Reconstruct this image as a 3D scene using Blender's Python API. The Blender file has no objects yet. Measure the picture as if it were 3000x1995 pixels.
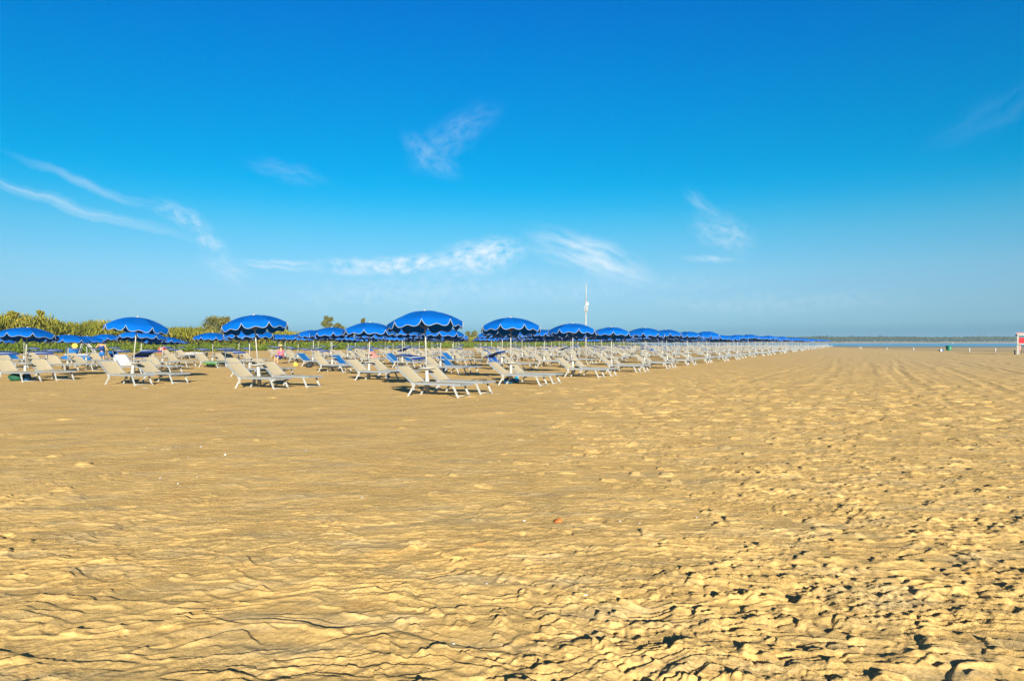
import bpy, bmesh, math, random
import numpy as np
from mathutils import Vector, Matrix, Euler

random.seed(7)
rng = np.random.default_rng(7)
SC = bpy.context.scene
COL = SC.collection
R = math.radians

# ------------------------------------------------------------------ camera
CH = 1.4            # eye height
F = 2100.0          # focal length in pixels of the 3000 px wide photograph
HY = 1003.0         # horizon row in the photograph
cam_d = bpy.data.cameras.new('camera')
cam_d.sensor_width = 36.0
cam_d.lens = F / 3000 * 36.0
cam_d.shift_y = (HY - 997.5) / 3000.0
cam_d.clip_start = 0.1
cam_d.clip_end = 20000.0
cam = bpy.data.objects.new('camera', cam_d)
COL.objects.link(cam)
cam.location = (0, 0, CH)
cam.rotation_euler = (R(90), 0, 0)
SC.camera = cam

def ground(px, py):
    """ground point seen at a pixel of the photograph"""
    z = CH * F / (py - HY)
    return ((px - 1500) / F * z, z)

# ------------------------------------------------------------------ sun
SUN_EL = 16.0
SUN_AZ = 168.5      # clockwise from +Y, where the sun stands
sd = Vector((math.sin(R(SUN_AZ)) * math.cos(R(SUN_EL)), math.cos(R(SUN_AZ)) * math.cos(R(SUN_EL)), math.sin(R(SUN_EL))))
sun_l = bpy.data.lights.new('sun', 'SUN')
sun_l.energy = 5.0
sun_l.angle = R(0.5)
sun_l.color = (1.0, 0.93, 0.80)
sun = bpy.data.objects.new('sun', sun_l)
COL.objects.link(sun)
sun.rotation_euler = (-sd).to_track_quat('-Z', 'Y').to_euler()
SC.view_settings.view_transform = 'Standard'
SC.view_settings.look = 'None'
SC.view_settings.exposure = 1.27
SC.view_settings.gamma = 1.0
SC.cycles.use_denoising = True
SC.cycles.denoising_prefilter = 'NONE'
SC.cycles.max_bounces = 5
SC.cycles.diffuse_bounces = 3
SC.cycles.volume_bounces = 0
SC.cycles.sample_clamp_indirect = 3.0
SC.render.filter_size = 1.2

# ------------------------------------------------------------------ world
w = bpy.data.worlds.new("World")
SC.world = w
w.use_nodes = True
NT = w.node_tree
NT.nodes.clear()
def wn(t, **k):
    n = NT.nodes.new(t)
    for a, b in k.items(): setattr(n, a, b)
    return n
L = NT.links.new
out = wn('ShaderNodeOutputWorld'); bg = wn('ShaderNodeBackground')
L(bg.outputs[0], out.inputs[0])
sky = wn('ShaderNodeTexSky', sky_type='NISHITA')
sky.sun_disc = False
sky.sun_elevation = R(SUN_EL); sky.sun_rotation = R(SUN_AZ)
sky.air_density = 1.0; sky.dust_density = 0.6; sky.ozone_density = 1.5
SKY_STRENGTH = 0.1
bg.inputs[1].default_value = SKY_STRENGTH
tc = wn('ShaderNodeTexCoord')
sep = wn('ShaderNodeSeparateXYZ'); L(tc.outputs['Generated'], sep.inputs[0])
# grade of the air by elevation (multiplies the physical sky)
ramp = wn('ShaderNodeValToRGB')
L(sep.outputs['Z'], ramp.inputs[0])
GRADE_K = 6.0
GRADE = [(0.0, (1, 1, 1)), (1.0, (1, 1, 1))]
#GRADE_BEGIN
GRADE_K = 2.0
GRADE = [(0.0062, (0.0929, 0.2765, 0.6903)), (0.0157, (0.1236, 0.3015, 0.6473)), (0.0252, (0.1672, 0.3383, 0.6644)), (0.049, (0.1951, 0.3438, 0.5851)), (0.0727, (0.2092, 0.3591, 0.5508)), (0.0962, (0.2056, 0.3812, 0.5382)), (0.1428, (0.1295, 0.4015, 0.5365)), (0.1658, (0.0765, 0.4037, 0.5475)), (0.1885, (0.0281, 0.3954, 0.5619)), (0.2109, (0.0064, 0.3882, 0.5753)), (0.2329, (0.0022, 0.3769, 0.5837)), (0.2547, (0.001, 0.3744, 0.5884)), (0.3174, (0.0006, 0.3592, 0.6261)), (0.3839, (0.0007, 0.3376, 0.6685)), (0.431, (0.0017, 0.3182, 0.691)), (0.62, (0.16, 0.13, 0.22)), (1.0, (0.2, 0.11, 0.16))]
#GRADE_END
el = ramp.color_ramp.elements
while len(el) > 1: el.remove(el[-1])
el[0].position = GRADE[0][0]; el[0].color = tuple(c / GRADE_K for c in GRADE[0][1]) + (1,)
for p, c in GRADE[1:]:
    e = el.new(p); e.color = tuple(x / GRADE_K for x in c) + (1,)
mul = wn('ShaderNodeMix', data_type='RGBA', blend_type='MULTIPLY'); mul.inputs[0].default_value = 1.0
L(sky.outputs[0], mul.inputs[6]); L(ramp.outputs[0], mul.inputs[7])
sc_ = wn('ShaderNodeVectorMath', operation='SCALE'); sc_.inputs['Scale'].default_value = GRADE_K
L(mul.outputs[2], sc_.inputs[0])
# cirrus: soft fibrous patches fixed in the sky by direction
def mth(op, a, b=None, clamp=False):
    n = wn('ShaderNodeMath', operation=op); n.use_clamp = clamp
    for i, v in enumerate((a, b)):
        if v is None: continue
        if isinstance(v, (int, float)): n.inputs[i].default_value = v
        else: L(v, n.inputs[i])
    return n.outputs[0]
ysafe = mth('MAXIMUM', sep.outputs['Y'], 0.05)
uu = mth('DIVIDE', sep.outputs['X'], ysafe); vv = mth('DIVIDE', sep.outputs['Z'], ysafe)
uv = wn('ShaderNodeCombineXYZ'); L(uu, uv.inputs[0]); L(vv, uv.inputs[1])
wz = wn('ShaderNodeTexNoise'); wz.inputs['Scale'].default_value = 9.0; wz.inputs['Detail'].default_value = 5.0
wz.inputs['Roughness'].default_value = 0.6
L(uv.outputs[0], wz.inputs['Vector'])
ws = wn('ShaderNodeVectorMath', operation='SUBTRACT'); L(wz.outputs['Color'], ws.inputs[0]); ws.inputs[1].default_value = (0.5, 0.5, 0.5)
ws2 = wn('ShaderNodeVectorMath', operation='SCALE'); ws2.inputs['Scale'].default_value = 0.034; L(ws.outputs[0], ws2.inputs[0])
wuv = wn('ShaderNodeVectorMath', operation='ADD'); L(uv.outputs[0], wuv.inputs[0]); L(ws2.outputs[0], wuv.inputs[1])
# cx, cy, half length, half width (photo pixels), slope, opacity, fibre
CLOUDS = [(200, 600, 360, 14, .27, .42, 2), (265, 540, 220, 13, .36, .30, 2), (530, 638, 85, 24, .45, .42, 0), (610, 705, 62, 22, .55, .50, 0),
          (665, 785, 80, 34, .5, .30, 1), (820, 775, 115, 10, .11, .65, 2), (1170, 777, 230, 22, -.03, 1.0, 0), (1400, 757, 130, 42, -.2, 1.0, 0),
          (1745, 758, 170, 42, .42, .85, 1), (1610, 745, 110, 24, .35, .25, 1), (2125, 690, 85, 44, .5, .36, 0), (2070, 615, 75, 20, 1.0, .22, 1),
          (2085, 763, 80, 9, .1, .42, 0), (1262, 455, 85, 28, .85, .22, 0), (1330, 395, 130, 46, -.75, .15, 0), (840, 498, 110, 26, .25, .12, 1),
          (2900, 340, 200, 40, -.5, .04, 1), (1250, 850, 420, 40, -.03, .26, 0), (1700, 845, 480, 30, -.05, .18, 0), (2230, 885, 380, 26, 0, .16, 0)]
total = None
for cx, cy, a, b, sl, op, fib in CLOUDS:
    mp = wn('ShaderNodeMapping', vector_type='TEXTURE')
    mp.inputs['Location'].default_value = ((cx - 1500) / F, (HY - cy) / F, 0)
    mp.inputs['Rotation'].default_value = (0, 0, math.atan(-sl))
    mp.inputs['Scale'].default_value = (a / F * 1.5, b / F * 1.7, 1)
    L(wuv.outputs[0], mp.inputs[0])
    ln = wn('ShaderNodeVectorMath', operation='LENGTH')
    fl = wn('ShaderNodeVectorMath', operation='MULTIPLY'); L(mp.outputs[0], fl.inputs[0]); fl.inputs[1].default_value = (1, 1, 0)
    L(fl.outputs[0], ln.inputs[0])
    mr = wn('ShaderNodeMapRange', interpolation_type='SMOOTHSTEP')
    mr.inputs['From Min'].default_value = 1.0; mr.inputs['From Max'].default_value = 0.1
    mr.inputs['To Min'].default_value = 0.0; mr.inputs['To Max'].default_value = op
    L(ln.outputs['Value'], mr.inputs['Value'])
    nz = wn('ShaderNodeTexNoise'); nz.inputs['Detail'].default_value = 6.0; nz.inputs['Roughness'].default_value = 0.52
    nz.inputs['Scale'].default_value = 1.6
    sm = wn('ShaderNodeVectorMath', operation='MULTIPLY'); L(mp.outputs[0], sm.inputs[0])
    sm.inputs[1].default_value = (.5, .8, 1) if fib == 2 else (1.3, 1.5, 1) if fib else (a / 34.0, b / 20.0, 1)
    ofs = wn('ShaderNodeVectorMath', operation='ADD'); L(sm.outputs[0], ofs.inputs[0]); ofs.inputs[1].default_value = (cx / 97.0, cy / 53.0, 0)
    L(ofs.outputs[0], nz.inputs['Vector'])
    nr = wn('ShaderNodeMapRange'); nr.inputs['From Min'].default_value = 0.3; nr.inputs['From Max'].default_value = 0.66
    L(nz.outputs['Fac'], nr.inputs['Value'])
    v = mth('MULTIPLY', mr.outputs[0], nr.outputs[0])
    total = v if total is None else mth('MAXIMUM', total, v)
front = mth('GREATER_THAN', sep.outputs['Y'], 0.06)
total = mth('MULTIPLY', total, front)
cm = wn('ShaderNodeMix', data_type='RGBA'); L(total, cm.inputs[0]); L(sc_.outputs[0], cm.inputs[6])
CLOUD_COL = (.32 * 10, .38 * 10, .425 * 10, 1)
cm.inputs[7].default_value = CLOUD_COL
L(cm.outputs[2], bg.inputs[0])

# ------------------------------------------------------------------ helpers
def mat(name, col, rough=0.6, metal=0.0, noise=0.0, nscale=8.0, transl=0.0, spec=0.3):
    m = bpy.data.materials.new(name); m.use_nodes = True
    nt = m.node_tree; b = nt.nodes['Principled BSDF']
    b.inputs['Base Color'].default_value = (*col, 1); b.inputs['Roughness'].default_value = rough
    b.inputs['Metallic'].default_value = metal; b.inputs['Specular IOR Level'].default_value = spec
    if noise:
        n = nt.nodes.new('ShaderNodeTexNoise'); n.inputs['Scale'].default_value = nscale; n.inputs['Detail'].default_value = 4
        tcn = nt.nodes.new('ShaderNodeTexCoord'); nt.links.new(tcn.outputs['Object'], n.inputs['Vector'])
        oi = nt.nodes.new('ShaderNodeObjectInfo')
        mr = nt.nodes.new('ShaderNodeMapRange'); mr.inputs['From Min'].default_value = .3; mr.inputs['From Max'].default_value = .7
        mr.inputs['To Min'].default_value = 1 - noise; mr.inputs['To Max'].default_value = 1 + noise * .6
        nt.links.new(n.outputs['Fac'], mr.inputs['Value'])
        mr2 = nt.nodes.new('ShaderNodeMapRange'); mr2.inputs['To Min'].default_value = 1 - noise * .5; mr2.inputs['To Max'].default_value = 1 + noise * .4
        nt.links.new(oi.outputs['Random'], mr2.inputs['Value'])
        mm = nt.nodes.new('ShaderNodeMath'); mm.operation = 'MULTIPLY'
        nt.links.new(mr.outputs[0], mm.inputs[0]); nt.links.new(mr2.outputs[0], mm.inputs[1])
        vm = nt.nodes.new('ShaderNodeVectorMath'); vm.operation = 'SCALE'; vm.inputs[0].default_value = col
        nt.links.new(mm.outputs[0], vm.inputs['Scale']); nt.links.new(vm.outputs[0], b.inputs['Base Color'])
    if transl:
        t = nt.nodes.new('ShaderNodeBsdfTranslucent'); t.inputs[0].default_value = (*col, 1)
        mx = nt.nodes.new('ShaderNodeMixShader'); mx.inputs[0].default_value = transl
        nt.links.new(b.outputs[0], mx.inputs[1]); nt.links.new(t.outputs[0], mx.inputs[2])
        nt.links.new(mx.outputs[0], nt.nodes['Material Output'].inputs[0])
    return m

class MB:
    """collects shapes, build() links them as ONE mesh object"""
    def __init__(s): s.v = []; s.f = []; s.m = []; s.sm = []
    def add(s, vs, fs, mi=0, smooth=False):
        o = len(s.v); s.v.extend(tuple(v) for v in vs)
        for f in fs: s.f.append(tuple(i + o for i in f)); s.m.append(mi); s.sm.append(smooth)
        return s
    def box(s, c, d, mi=0, rot=None, bev=0.0):
        x, y, z = (q / 2 for q in d)
        vs = [Vector((sx * x, sy * y, sz * z)) for sx in (-1, 1) for sy in (-1, 1) for sz in (-1, 1)]
        if rot is not None: vs = [rot @ v for v in vs]
        vs = [v + Vector(c) for v in vs]
        return s.add(vs, [(0, 1, 3, 2), (4, 6, 7, 5), (0, 4, 5, 1), (2, 3, 7, 6), (0, 2, 6, 4), (1, 5, 7, 3)], mi)
    def bar(s, p, q, wd, ht, mi=0, up=(0, 0, 1)):
        p = Vector(p); q = Vector(q); d = (q - p).normalized(); u = Vector(up)
        sd_ = d.cross(u)
        if sd_.length < 1e-4: sd_ = d.cross(Vector((1, 0, 0)))
        sd_.normalize(); u = sd_.cross(d)
        vs = [e + sd_ * (a * wd / 2) + u * (b * ht / 2) for e in (p, q) for a, b in ((-1, -1), (1, -1), (1, 1), (-1, 1))]
        return s.add(vs, [(0, 3, 2, 1), (4, 5, 6, 7), (0, 1, 5, 4), (1, 2, 6, 5), (2, 3, 7, 6), (3, 0, 4, 7)], mi)
    def tube(s, pts, r, n=8, mi=0, closed=False, r2=None):
        pts = [Vector(p) for p in pts]; k = len(pts); vs = []
        for i, p in enumerate(pts):
            a = pts[(i - 1) % k] if closed or i else p; b = pts[(i + 1) % k] if closed or i < k - 1 else p
            d = (b - a); d = d.normalized() if d.length > 1e-9 else Vector((0, 0, 1))
            u = Vector((0, 0, 1)) if abs(d.z) < .95 else Vector((1, 0, 0))
            x = d.cross(u).normalized(); y = x.cross(d)
            rr = r if r2 is None else r + (r2 - r) * i / (k - 1)
            for j in range(n):
                t = 2 * math.pi * j / n; vs.append(p + (x * math.cos(t) + y * math.sin(t)) * rr)
        fs = []
        for i in range(k if closed else k - 1):
            for j in range(n):
                a = i * n + j; b = i * n + (j + 1) % n; c = ((i + 1) % k) * n
                fs.append((a, b, c + (j + 1) % n, c + j))
        if not closed:
            fs.append(tuple(range(n - 1, -1, -1))); fs.append(tuple((k - 1) * n + j for j in range(n)))
        return s.add(vs, fs, mi, True)
    def lathe(s, prof, n=16, mi=0, c=(0, 0, 0)):
        vs = []; k = len(prof)
        for r, z in prof:
            for j in range(n):
                t = 2 * math.pi * j / n; vs.append((c[0] + r * math.cos(t), c[1] + r * math.sin(t), c[2] + z))
        fs = [(i * n + j, i * n + (j + 1) % n, (i + 1) * n + (j + 1) % n, (i + 1) * n + j) for i in range(k - 1) for j in range(n)]
        fs.append(tuple(range(n - 1, -1, -1))); fs.append(tuple((k - 1) * n + j for j in range(n)))
        return s.add(vs, fs, mi, True)
    def blob(s, c, rad, mi=0, seg=10, amp=0.12, seed=0):
        rr = random.Random(seed); ph = [(rr.uniform(1, 4), rr.uniform(1, 4), rr.uniform(0, 6)) for _ in range(4)]
        vs = []
        for i in range(seg + 1):
            th = math.pi * i / seg
            for j in range(seg * 2):
                t = math.pi * j / seg
                k = 1 + amp * sum(math.sin(a * th * 2 + p) * math.cos(round(b) * t + p) for a, b, p in ph) / 2
                vs.append((c[0] + rad[0] * k * math.sin(th) * math.cos(t), c[1] + rad[1] * k * math.sin(th) * math.sin(t), c[2] + rad[2] * k * math.cos(th)))
        n = seg * 2
        return s.add(vs, [(i * n + j, (i + 1) * n + j, (i + 1) * n + (j + 1) % n, i * n + (j + 1) % n) for i in range(seg) for j in range(n)], mi, True)
    def merge(s, o, mi=None, M=None):
        vs = o.v if M is None else [M @ Vector(v) for v in o.v]
        off = len(s.v); s.v.extend(tuple(v) for v in vs)
        for f, m_, sm in zip(o.f, o.m, o.sm): s.f.append(tuple(i + off for i in f)); s.m.append(m_ if mi is None else mi); s.sm.append(sm)
        return s
    def mesh(s, name, mats):
        me = bpy.data.meshes.new(name); me.from_pydata(s.v, [], s.f)
        for m_ in (mats if isinstance(mats, (list, tuple)) else [mats]): me.materials.append(m_)
        me.polygons.foreach_set('material_index', s.m); me.polygons.foreach_set('use_smooth', s.sm)
        me.update(); return me
    def build(s, name, mats, parent=None, loc=None):
        o = bpy.data.objects.new(name, s.mesh(name, mats)); COL.objects.link(o)
        if parent: o.parent = parent
        if loc: o.location = loc
        return o

def tag(o, label=None, cat=None, group=None, kind=None):
    if label: o['label'] = label
    if cat: o['category'] = cat
    if group: o['group'] = group
    if kind: o['kind'] = kind
    return o
def empty(name, loc=(0, 0, 0), rz=0.0):
    o = bpy.data.objects.new(name, None); COL.objects.link(o); o.location = loc; o.rotation_euler = (0, 0, rz); o.empty_display_size = .2
    return o
CHILD = {}
def copy_tree(o, kids):
    """kids: {object: [children]} of the prototype"""
    c = o.copy(); COL.objects.link(c)
    for ch in kids.get(o, []):
        k = copy_tree(ch, kids); k.parent = c; k.matrix_parent_inverse = ch.matrix_parent_inverse.copy()
    return c
def kids_of(root):
    d = {}
    def rec(o):
        d[o] = [x for x in bpy.data.objects if x.parent == o]
        for x in d[o]: rec(x)
    rec(root); return d

# ------------------------------------------------------------------ numeric noise for the sand
_P = np.random.default_rng(11).permutation(256).astype(np.int32); _P = np.concatenate([_P, _P])
_GA = np.random.default_rng(5).uniform(0, 2 * np.pi, 256); _GX = np.cos(_GA).astype(np.float32); _GY = np.sin(_GA).astype(np.float32)
def perlin(x, y):
    xi = np.floor(x).astype(np.int32); yi = np.floor(y).astype(np.int32)
    xf = (x - xi).astype(np.float32); yf = (y - yi).astype(np.float32)
    u = xf * xf * xf * (xf * (xf * 6 - 15) + 10); v = yf * yf * yf * (yf * (yf * 6 - 15) + 10)
    def g(ix, iy, fx, fy):
        h = _P[_P[ix & 255] + (iy & 255)]; return _GX[h] * fx + _GY[h] * fy
    a = g(xi, yi, xf, yf); b = g(xi + 1, yi, xf - 1, yf); c = g(xi, yi + 1, xf, yf - 1); d = g(xi + 1, yi + 1, xf - 1, yf - 1)
    return ((a + u * (b - a)) * (1 - v) + (c + u * (d - c)) * v) * 1.5
def fbm(x, y, o=4, g=.5):
    s = 0; a = 1
    for i in range(o): s = s + a * perlin(x * 2 ** i + 17.3 * i, y * 2 ** i + 9.1 * i); a *= g
    return s
def sstep(a, b, x):
    t = np.clip((x - a) / (b - a), 0, 1); return t * t * (3 - 2 * t)

D = np.array([math.sin(R(26.1)), math.cos(R(26.1))])     # along the rows
E = np.array([-D[1], D[0]])                               # away from the open sand
Fv = np.array([D[1], -D[0]])                              # lounger axis, feet towards the open sand

def saw(ph, k):
    """slow climb towards +phase, then a steep drop"""
    t = ph - np.floor(ph)
    return np.where(t < k, (t / k) ** 1.3, 1 - sstep(k, 1, t))

def sand_height(x, y):
    r = np.hypot(x, y)
    res = r * 0.0026                       # local size of the mesh cells
    def lod(wl): return sstep(0.9, 2.6, wl / res)
    rough = sstep(-1.8, 3.6, x + 1.6 * fbm(x * .45, y * .40, 3) - 0.04 * y) * (.75 + .25 * sstep(-.4, .3, fbm(x * .6 + 5, y * .6, 2)))      # trampled towards the right
    leftr = sstep(.3, -3.5, x + .30 * y) * sstep(13, 4, y) * .55
    near = np.maximum(sstep(8.5, 3.2, y), .30 * sstep(15, 7, y))
    rp = np.clip(rough + leftr, 0, 1)
    h = 0.020 * fbm(x * .22, y * .22, 2) + 0.009 * fbm(x * .8 + 3, y * 1.3, 3) * (0.12 + .6 * np.maximum(rp, near)) + .005 * near * perlin(x * 1.3, y * 1.6)
    # slip-face ripples, crests across the view, broken by patches
    wx = x + .35 * perlin(x * .9 + 5, y * .9) + .1 * perlin(x * 3, y * 3)
    wy = y + .30 * fbm(x * .75 + 11, y * .8 + 3, 3) + .05 * perlin(x * 4, y * 4)
    m1 = sstep(-.25, .30, fbm(x * .9 + 30, y * 2.1, 2)); m2 = sstep(-.3, .2, fbm(x * 1.3 + 60, y * 2.8 + 8, 2)); m3 = sstep(-.15, .4, fbm(x * 2.1 + 90, y * 4 + 8, 2))
    brk = sstep(-.45, .15, perlin(x * 3.1 + 2, y * 5.3)); m1 = m1 * (.35 + .65 * brk); m2 = m2 * (.2 + .8 * sstep(-.35, .2, perlin(x * 4.3 + 8, y * 7.1)))
    amp = .12 + .88 * np.maximum(near, rp * .75)
    h += .012 * saw(wy / .42 + .4 * wx, .94) * m1 * amp * lod(.18)
    h += .0125 * saw(wy / .165 - .35 * wx + 3.1, .91) * m2 * amp * lod(.10)
    h += .009 * saw(wy / .085 + .5 * wx, .86) * m3 * amp * lod(.05)
    rd = 1 - np.abs(fbm(x * 1.7 + 7, y * 3.1 + 2, 3)); h += .008 * np.clip(rd - .78, 0, 1) / .22 * amp * lod(.15)
    # crumbly grains: rounded lumps on a flat floor
    g1 = sstep(-.30, .25, fbm(x * .9 + 40, y * 1.2 + 12, 2))
    gk = np.clip(.16 + g1 * np.maximum(rp, .30 * near), 0, 1)
    jx = x + .02 * perlin(x * 13, y * 13); jy = y + .02 * perlin(x * 13 + 9, y * 13)
    h += .013 * np.clip(perlin(jx * 9, jy * 9) - .10, 0, 1) * gk * rp * lod(.10)
    h += .013 * np.clip(perlin(jx * 19 + 5, jy * 19) - .05, 0, 1) * gk * lod(.05)
    h += .009 * np.clip(perlin(jx * 38 + 3, jy * 38) - .0, 0, 1) * gk * lod(.026)
    # little scarps and scooped pits, steep side away from the low sun; one candidate per cell of several lattices
    sx, sy = -.199, .98
    def cells(size, prob, rmin, rmax, hgt, seed, asp=1.6, pit=False):
        X_, Y_ = x + seed * 1.7, y + seed * 2.3
        cx, cy = np.floor(X_ / size).astype(np.int64), np.floor(Y_ / size).astype(np.int64)
        hsh = _P[(_P[(cx + seed) & 255] + cy + seed * 3) & 255].astype(np.int32)
        h2 = _P[(hsh + 57 + seed) & 255] / 255.; h3 = _P[(hsh + 131 + seed) & 255] / 255.; h4 = _P[(hsh + 201 + seed) & 255] / 255.; h5 = _P[(hsh + 11) & 255] / 255.
        rad = rmin + (rmax - rmin) * h4 ** 1.6
        dx = X_ - (cx + .35 + .3 * h2) * size; dy = Y_ - (cy + .35 + .3 * h3) * size
        th = (h5 - .5) * 1.2; c_, s_ = np.cos(th), np.sin(th)
        ax = sx * c_ - sy * s_; ay = sx * s_ + sy * c_
        u = (dx * ax + dy * ay) / rad; v = (-dx * ay + dy * ax) / (rad * asp)
        u = u + .55 * perlin(X_ / rmax * .8, Y_ / rmax * .8) + .35 * v * v
        on = (hsh / 255. < prob) * sstep(1.25, .55, np.abs(v)) * sstep(.5, .42, np.abs(dx) / size) * sstep(.5, .42, np.abs(dy) / size)
        if pit: P = -np.where(u < 0, 0, np.clip(u / .35, 0, 1) * np.clip(1 - (u - .35) / 5, 0, 1))
        else: P = np.clip(1 + u / 5.5, 0, 1) * np.clip(1 - u / .35, 0, 1)
        return .8 * hgt * (rad / rmax) * on * P * lod(rad * 1.5)
    prob = np.clip((rough + .45 * leftr) * (.7 + .5 * sstep(-.3, .4, fbm(x * .5 + 9, y * .5, 2))) + .02, 0, 1)
    h += cells(.17, prob * .9, .010, .024, .016, 3)
    fz = sstep(9, 16, r)
    h += fz * cells(1.3, prob * .4, .07, .14, .035, 91, 1.2)
    h += 1.3 * fz * cells(.57, prob, .05, .10, .045, 113, 1.4, True)
    h += 1.3 * fz * cells(.81, prob, .06, .12, .050, 119, 1.6, True)
    h -= -fz * cells(1.1, prob * .8, .07, .15, .05, 23, 1.3, True)
    h += fz * cells(.8, prob * .6, .05, .10, .030, 63, 1.2)
    h += cells(.21, prob * .9, .012, .030, .022, 71)
    h += cells(.33, prob * .9, .022, .050, .032, 17)
    h += cells(.39, prob * .8, .020, .048, .030, 87, 1.4)
    h += cells(.71, prob * .6, .035, .08, .034, 29, 1.3)
    h += cells(.25, prob * .9, .014, .035, .026, 5, 1.0, True)
    h += cells(.14, prob, .010, .022, .018, 7, 1.2, True)
    h += cells(.19, prob, .012, .028, .020, 97, 1.5, True)
    h += cells(.16, prob, .010, .022, .018, 107, 1.8)
    h += cells(.49, prob * .7, .025, .06, .034, 41, 1.7, True)
    h += cells(.97, prob * .6, .05, .11, .045, 53, 1.4, True)
    # middle and far distance: broad dimples
    far = sstep(6, 16, r)
    h += (.003 + .004 * rp) * fbm(x * 1.2, y * .9, 3) * far * lod(.5)
    h += (.001 + .008 * rp) * np.clip(perlin(x * 2.3 + 4, y * 2.0) - .1, 0, 1) * far * lod(.4)
    # tyre ruts running along the rows over the open sand
    p = -(x * E[0] + y * E[1])             # distance to the seaward side of the eye line
    q = x * D[0] + y * D[1]
    for c0, am in ((-3.4, .5), (-1.6, .5), (1.9, .7), (3.7, .7), (6.6, 1), (8.4, 1), (12.5, .8), (14.3, .8), (20, .9), (21.8, .9)):
        dd = np.abs(p - c0 - .35 * np.sin(q * .09 + c0) - .12 * perlin(q * .5, p * .02 + c0))
        h += 1.1 * am * sstep(13, 26, q) * (-.030 * np.exp(-(dd / .13) ** 2) + .022 * np.exp(-((dd - .30) / .10) ** 2)) * (.5 + .5 * perlin(q * .7, p * 0 + c0) )
    rk = sstep(9, 22, q) * sstep(-6, 2, p)
    h += 1.15 * rk * (.020 * np.clip(perlin(p * 1.9 + .5 * perlin(q * .12, p * .1), q * .06) + .1 * perlin(p * 3, q), -.1, .5) + .010 * perlin(p * 4.1 + 30, q * .05)) * (.4 + .6 * sstep(-.3, .4, perlin(p * .25, q * .03))) * lod(.3)
    # calm under the loungers and far out
    bx = x - C0[0]; by = y - C0[1]
    inside = sstep(2.5, -1.0, bx * Fv[0] + by * Fv[1]) * sstep(-3.5, -1.0, bx * D[0] + by * D[1])
    h *= 1 - .45 * inside
    h += .012 * inside * fbm(x * 1.6, y * 1.6, 3) * lod(.3)
    h *= sstep(400, 120, r) * .96 + .04
    return h
C0 = np.array([-2.31, 19.6])

# ------------------------------------------------------------------ ground sheet
def make_ground():
    fine = np.arange(-41.0, 41.0001, 0.083)
    left = np.arange(-180, -41.1, 3.0); right = np.arange(44, 180, 3.0)
    az = np.radians(np.concatenate([left, fine, right]))
    rows = [0.5, 1.0, 1.5, 2.0, 2.3]; r = 2.5
    while r < 12: rows.append(r); r *= 1.0018
    while r < 45: rows.append(r); r *= 1.0024
    while r < 400: rows.append(r); r *= 1.010
    while r < 900: rows.append(r); r *= 1.03
    rows += [900, 1000, 1080, 1176]
    rows = np.array(rows)
    nr, na = len(rows), len(az)
    A, Rr = np.meshgrid(az, rows)
    X = (Rr * np.sin(A)).ravel(); Y = (Rr * np.cos(A)).ravel()
    Z = sand_height(X, Y).astype(np.float64)
    n = nr * na
    co = np.empty((n + 1, 3), np.float32); co[:n, 0] = X; co[:n, 1] = Y; co[:n, 2] = Z; co[n] = (0, 0, 0)
    i = np.arange(nr - 1)[:, None]; j = np.arange(na)[None, :]; j2 = (j + 1) % na
    q = np.stack([i * na + j, i * na + j2, (i + 1) * na + j2, (i + 1) * na + j], -1).reshape(-1, 4)[:, ::-1]
    jj = np.arange(na); tri = np.stack([np.full(na, n), (jj + 1) % na, jj], -1)
    me = bpy.data.meshes.new('sand_ground')
    me.vertices.add(n + 1); me.vertices.foreach_set('co', co.ravel())
    nl = q.size + tri.size; me.loops.add(nl)
    me.loops.foreach_set('vertex_index', np.concatenate([q.ravel(), tri.ravel()]).astype(np.int32))
    me.polygons.add(len(q) + len(tri))
    st = np.concatenate([np.arange(len(q)) * 4, q.size + np.arange(len(tri)) * 3]).astype(np.int32)
    me.polygons.foreach_set('loop_start', st)
    me.polygons.foreach_set('use_smooth', np.ones(len(st), bool))
    me.update(calc_edges=True); me.validate()
    o = bpy.data.objects.new('sand_ground', me); COL.objects.link(o); tag(o, kind='structure')
    return o

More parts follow.
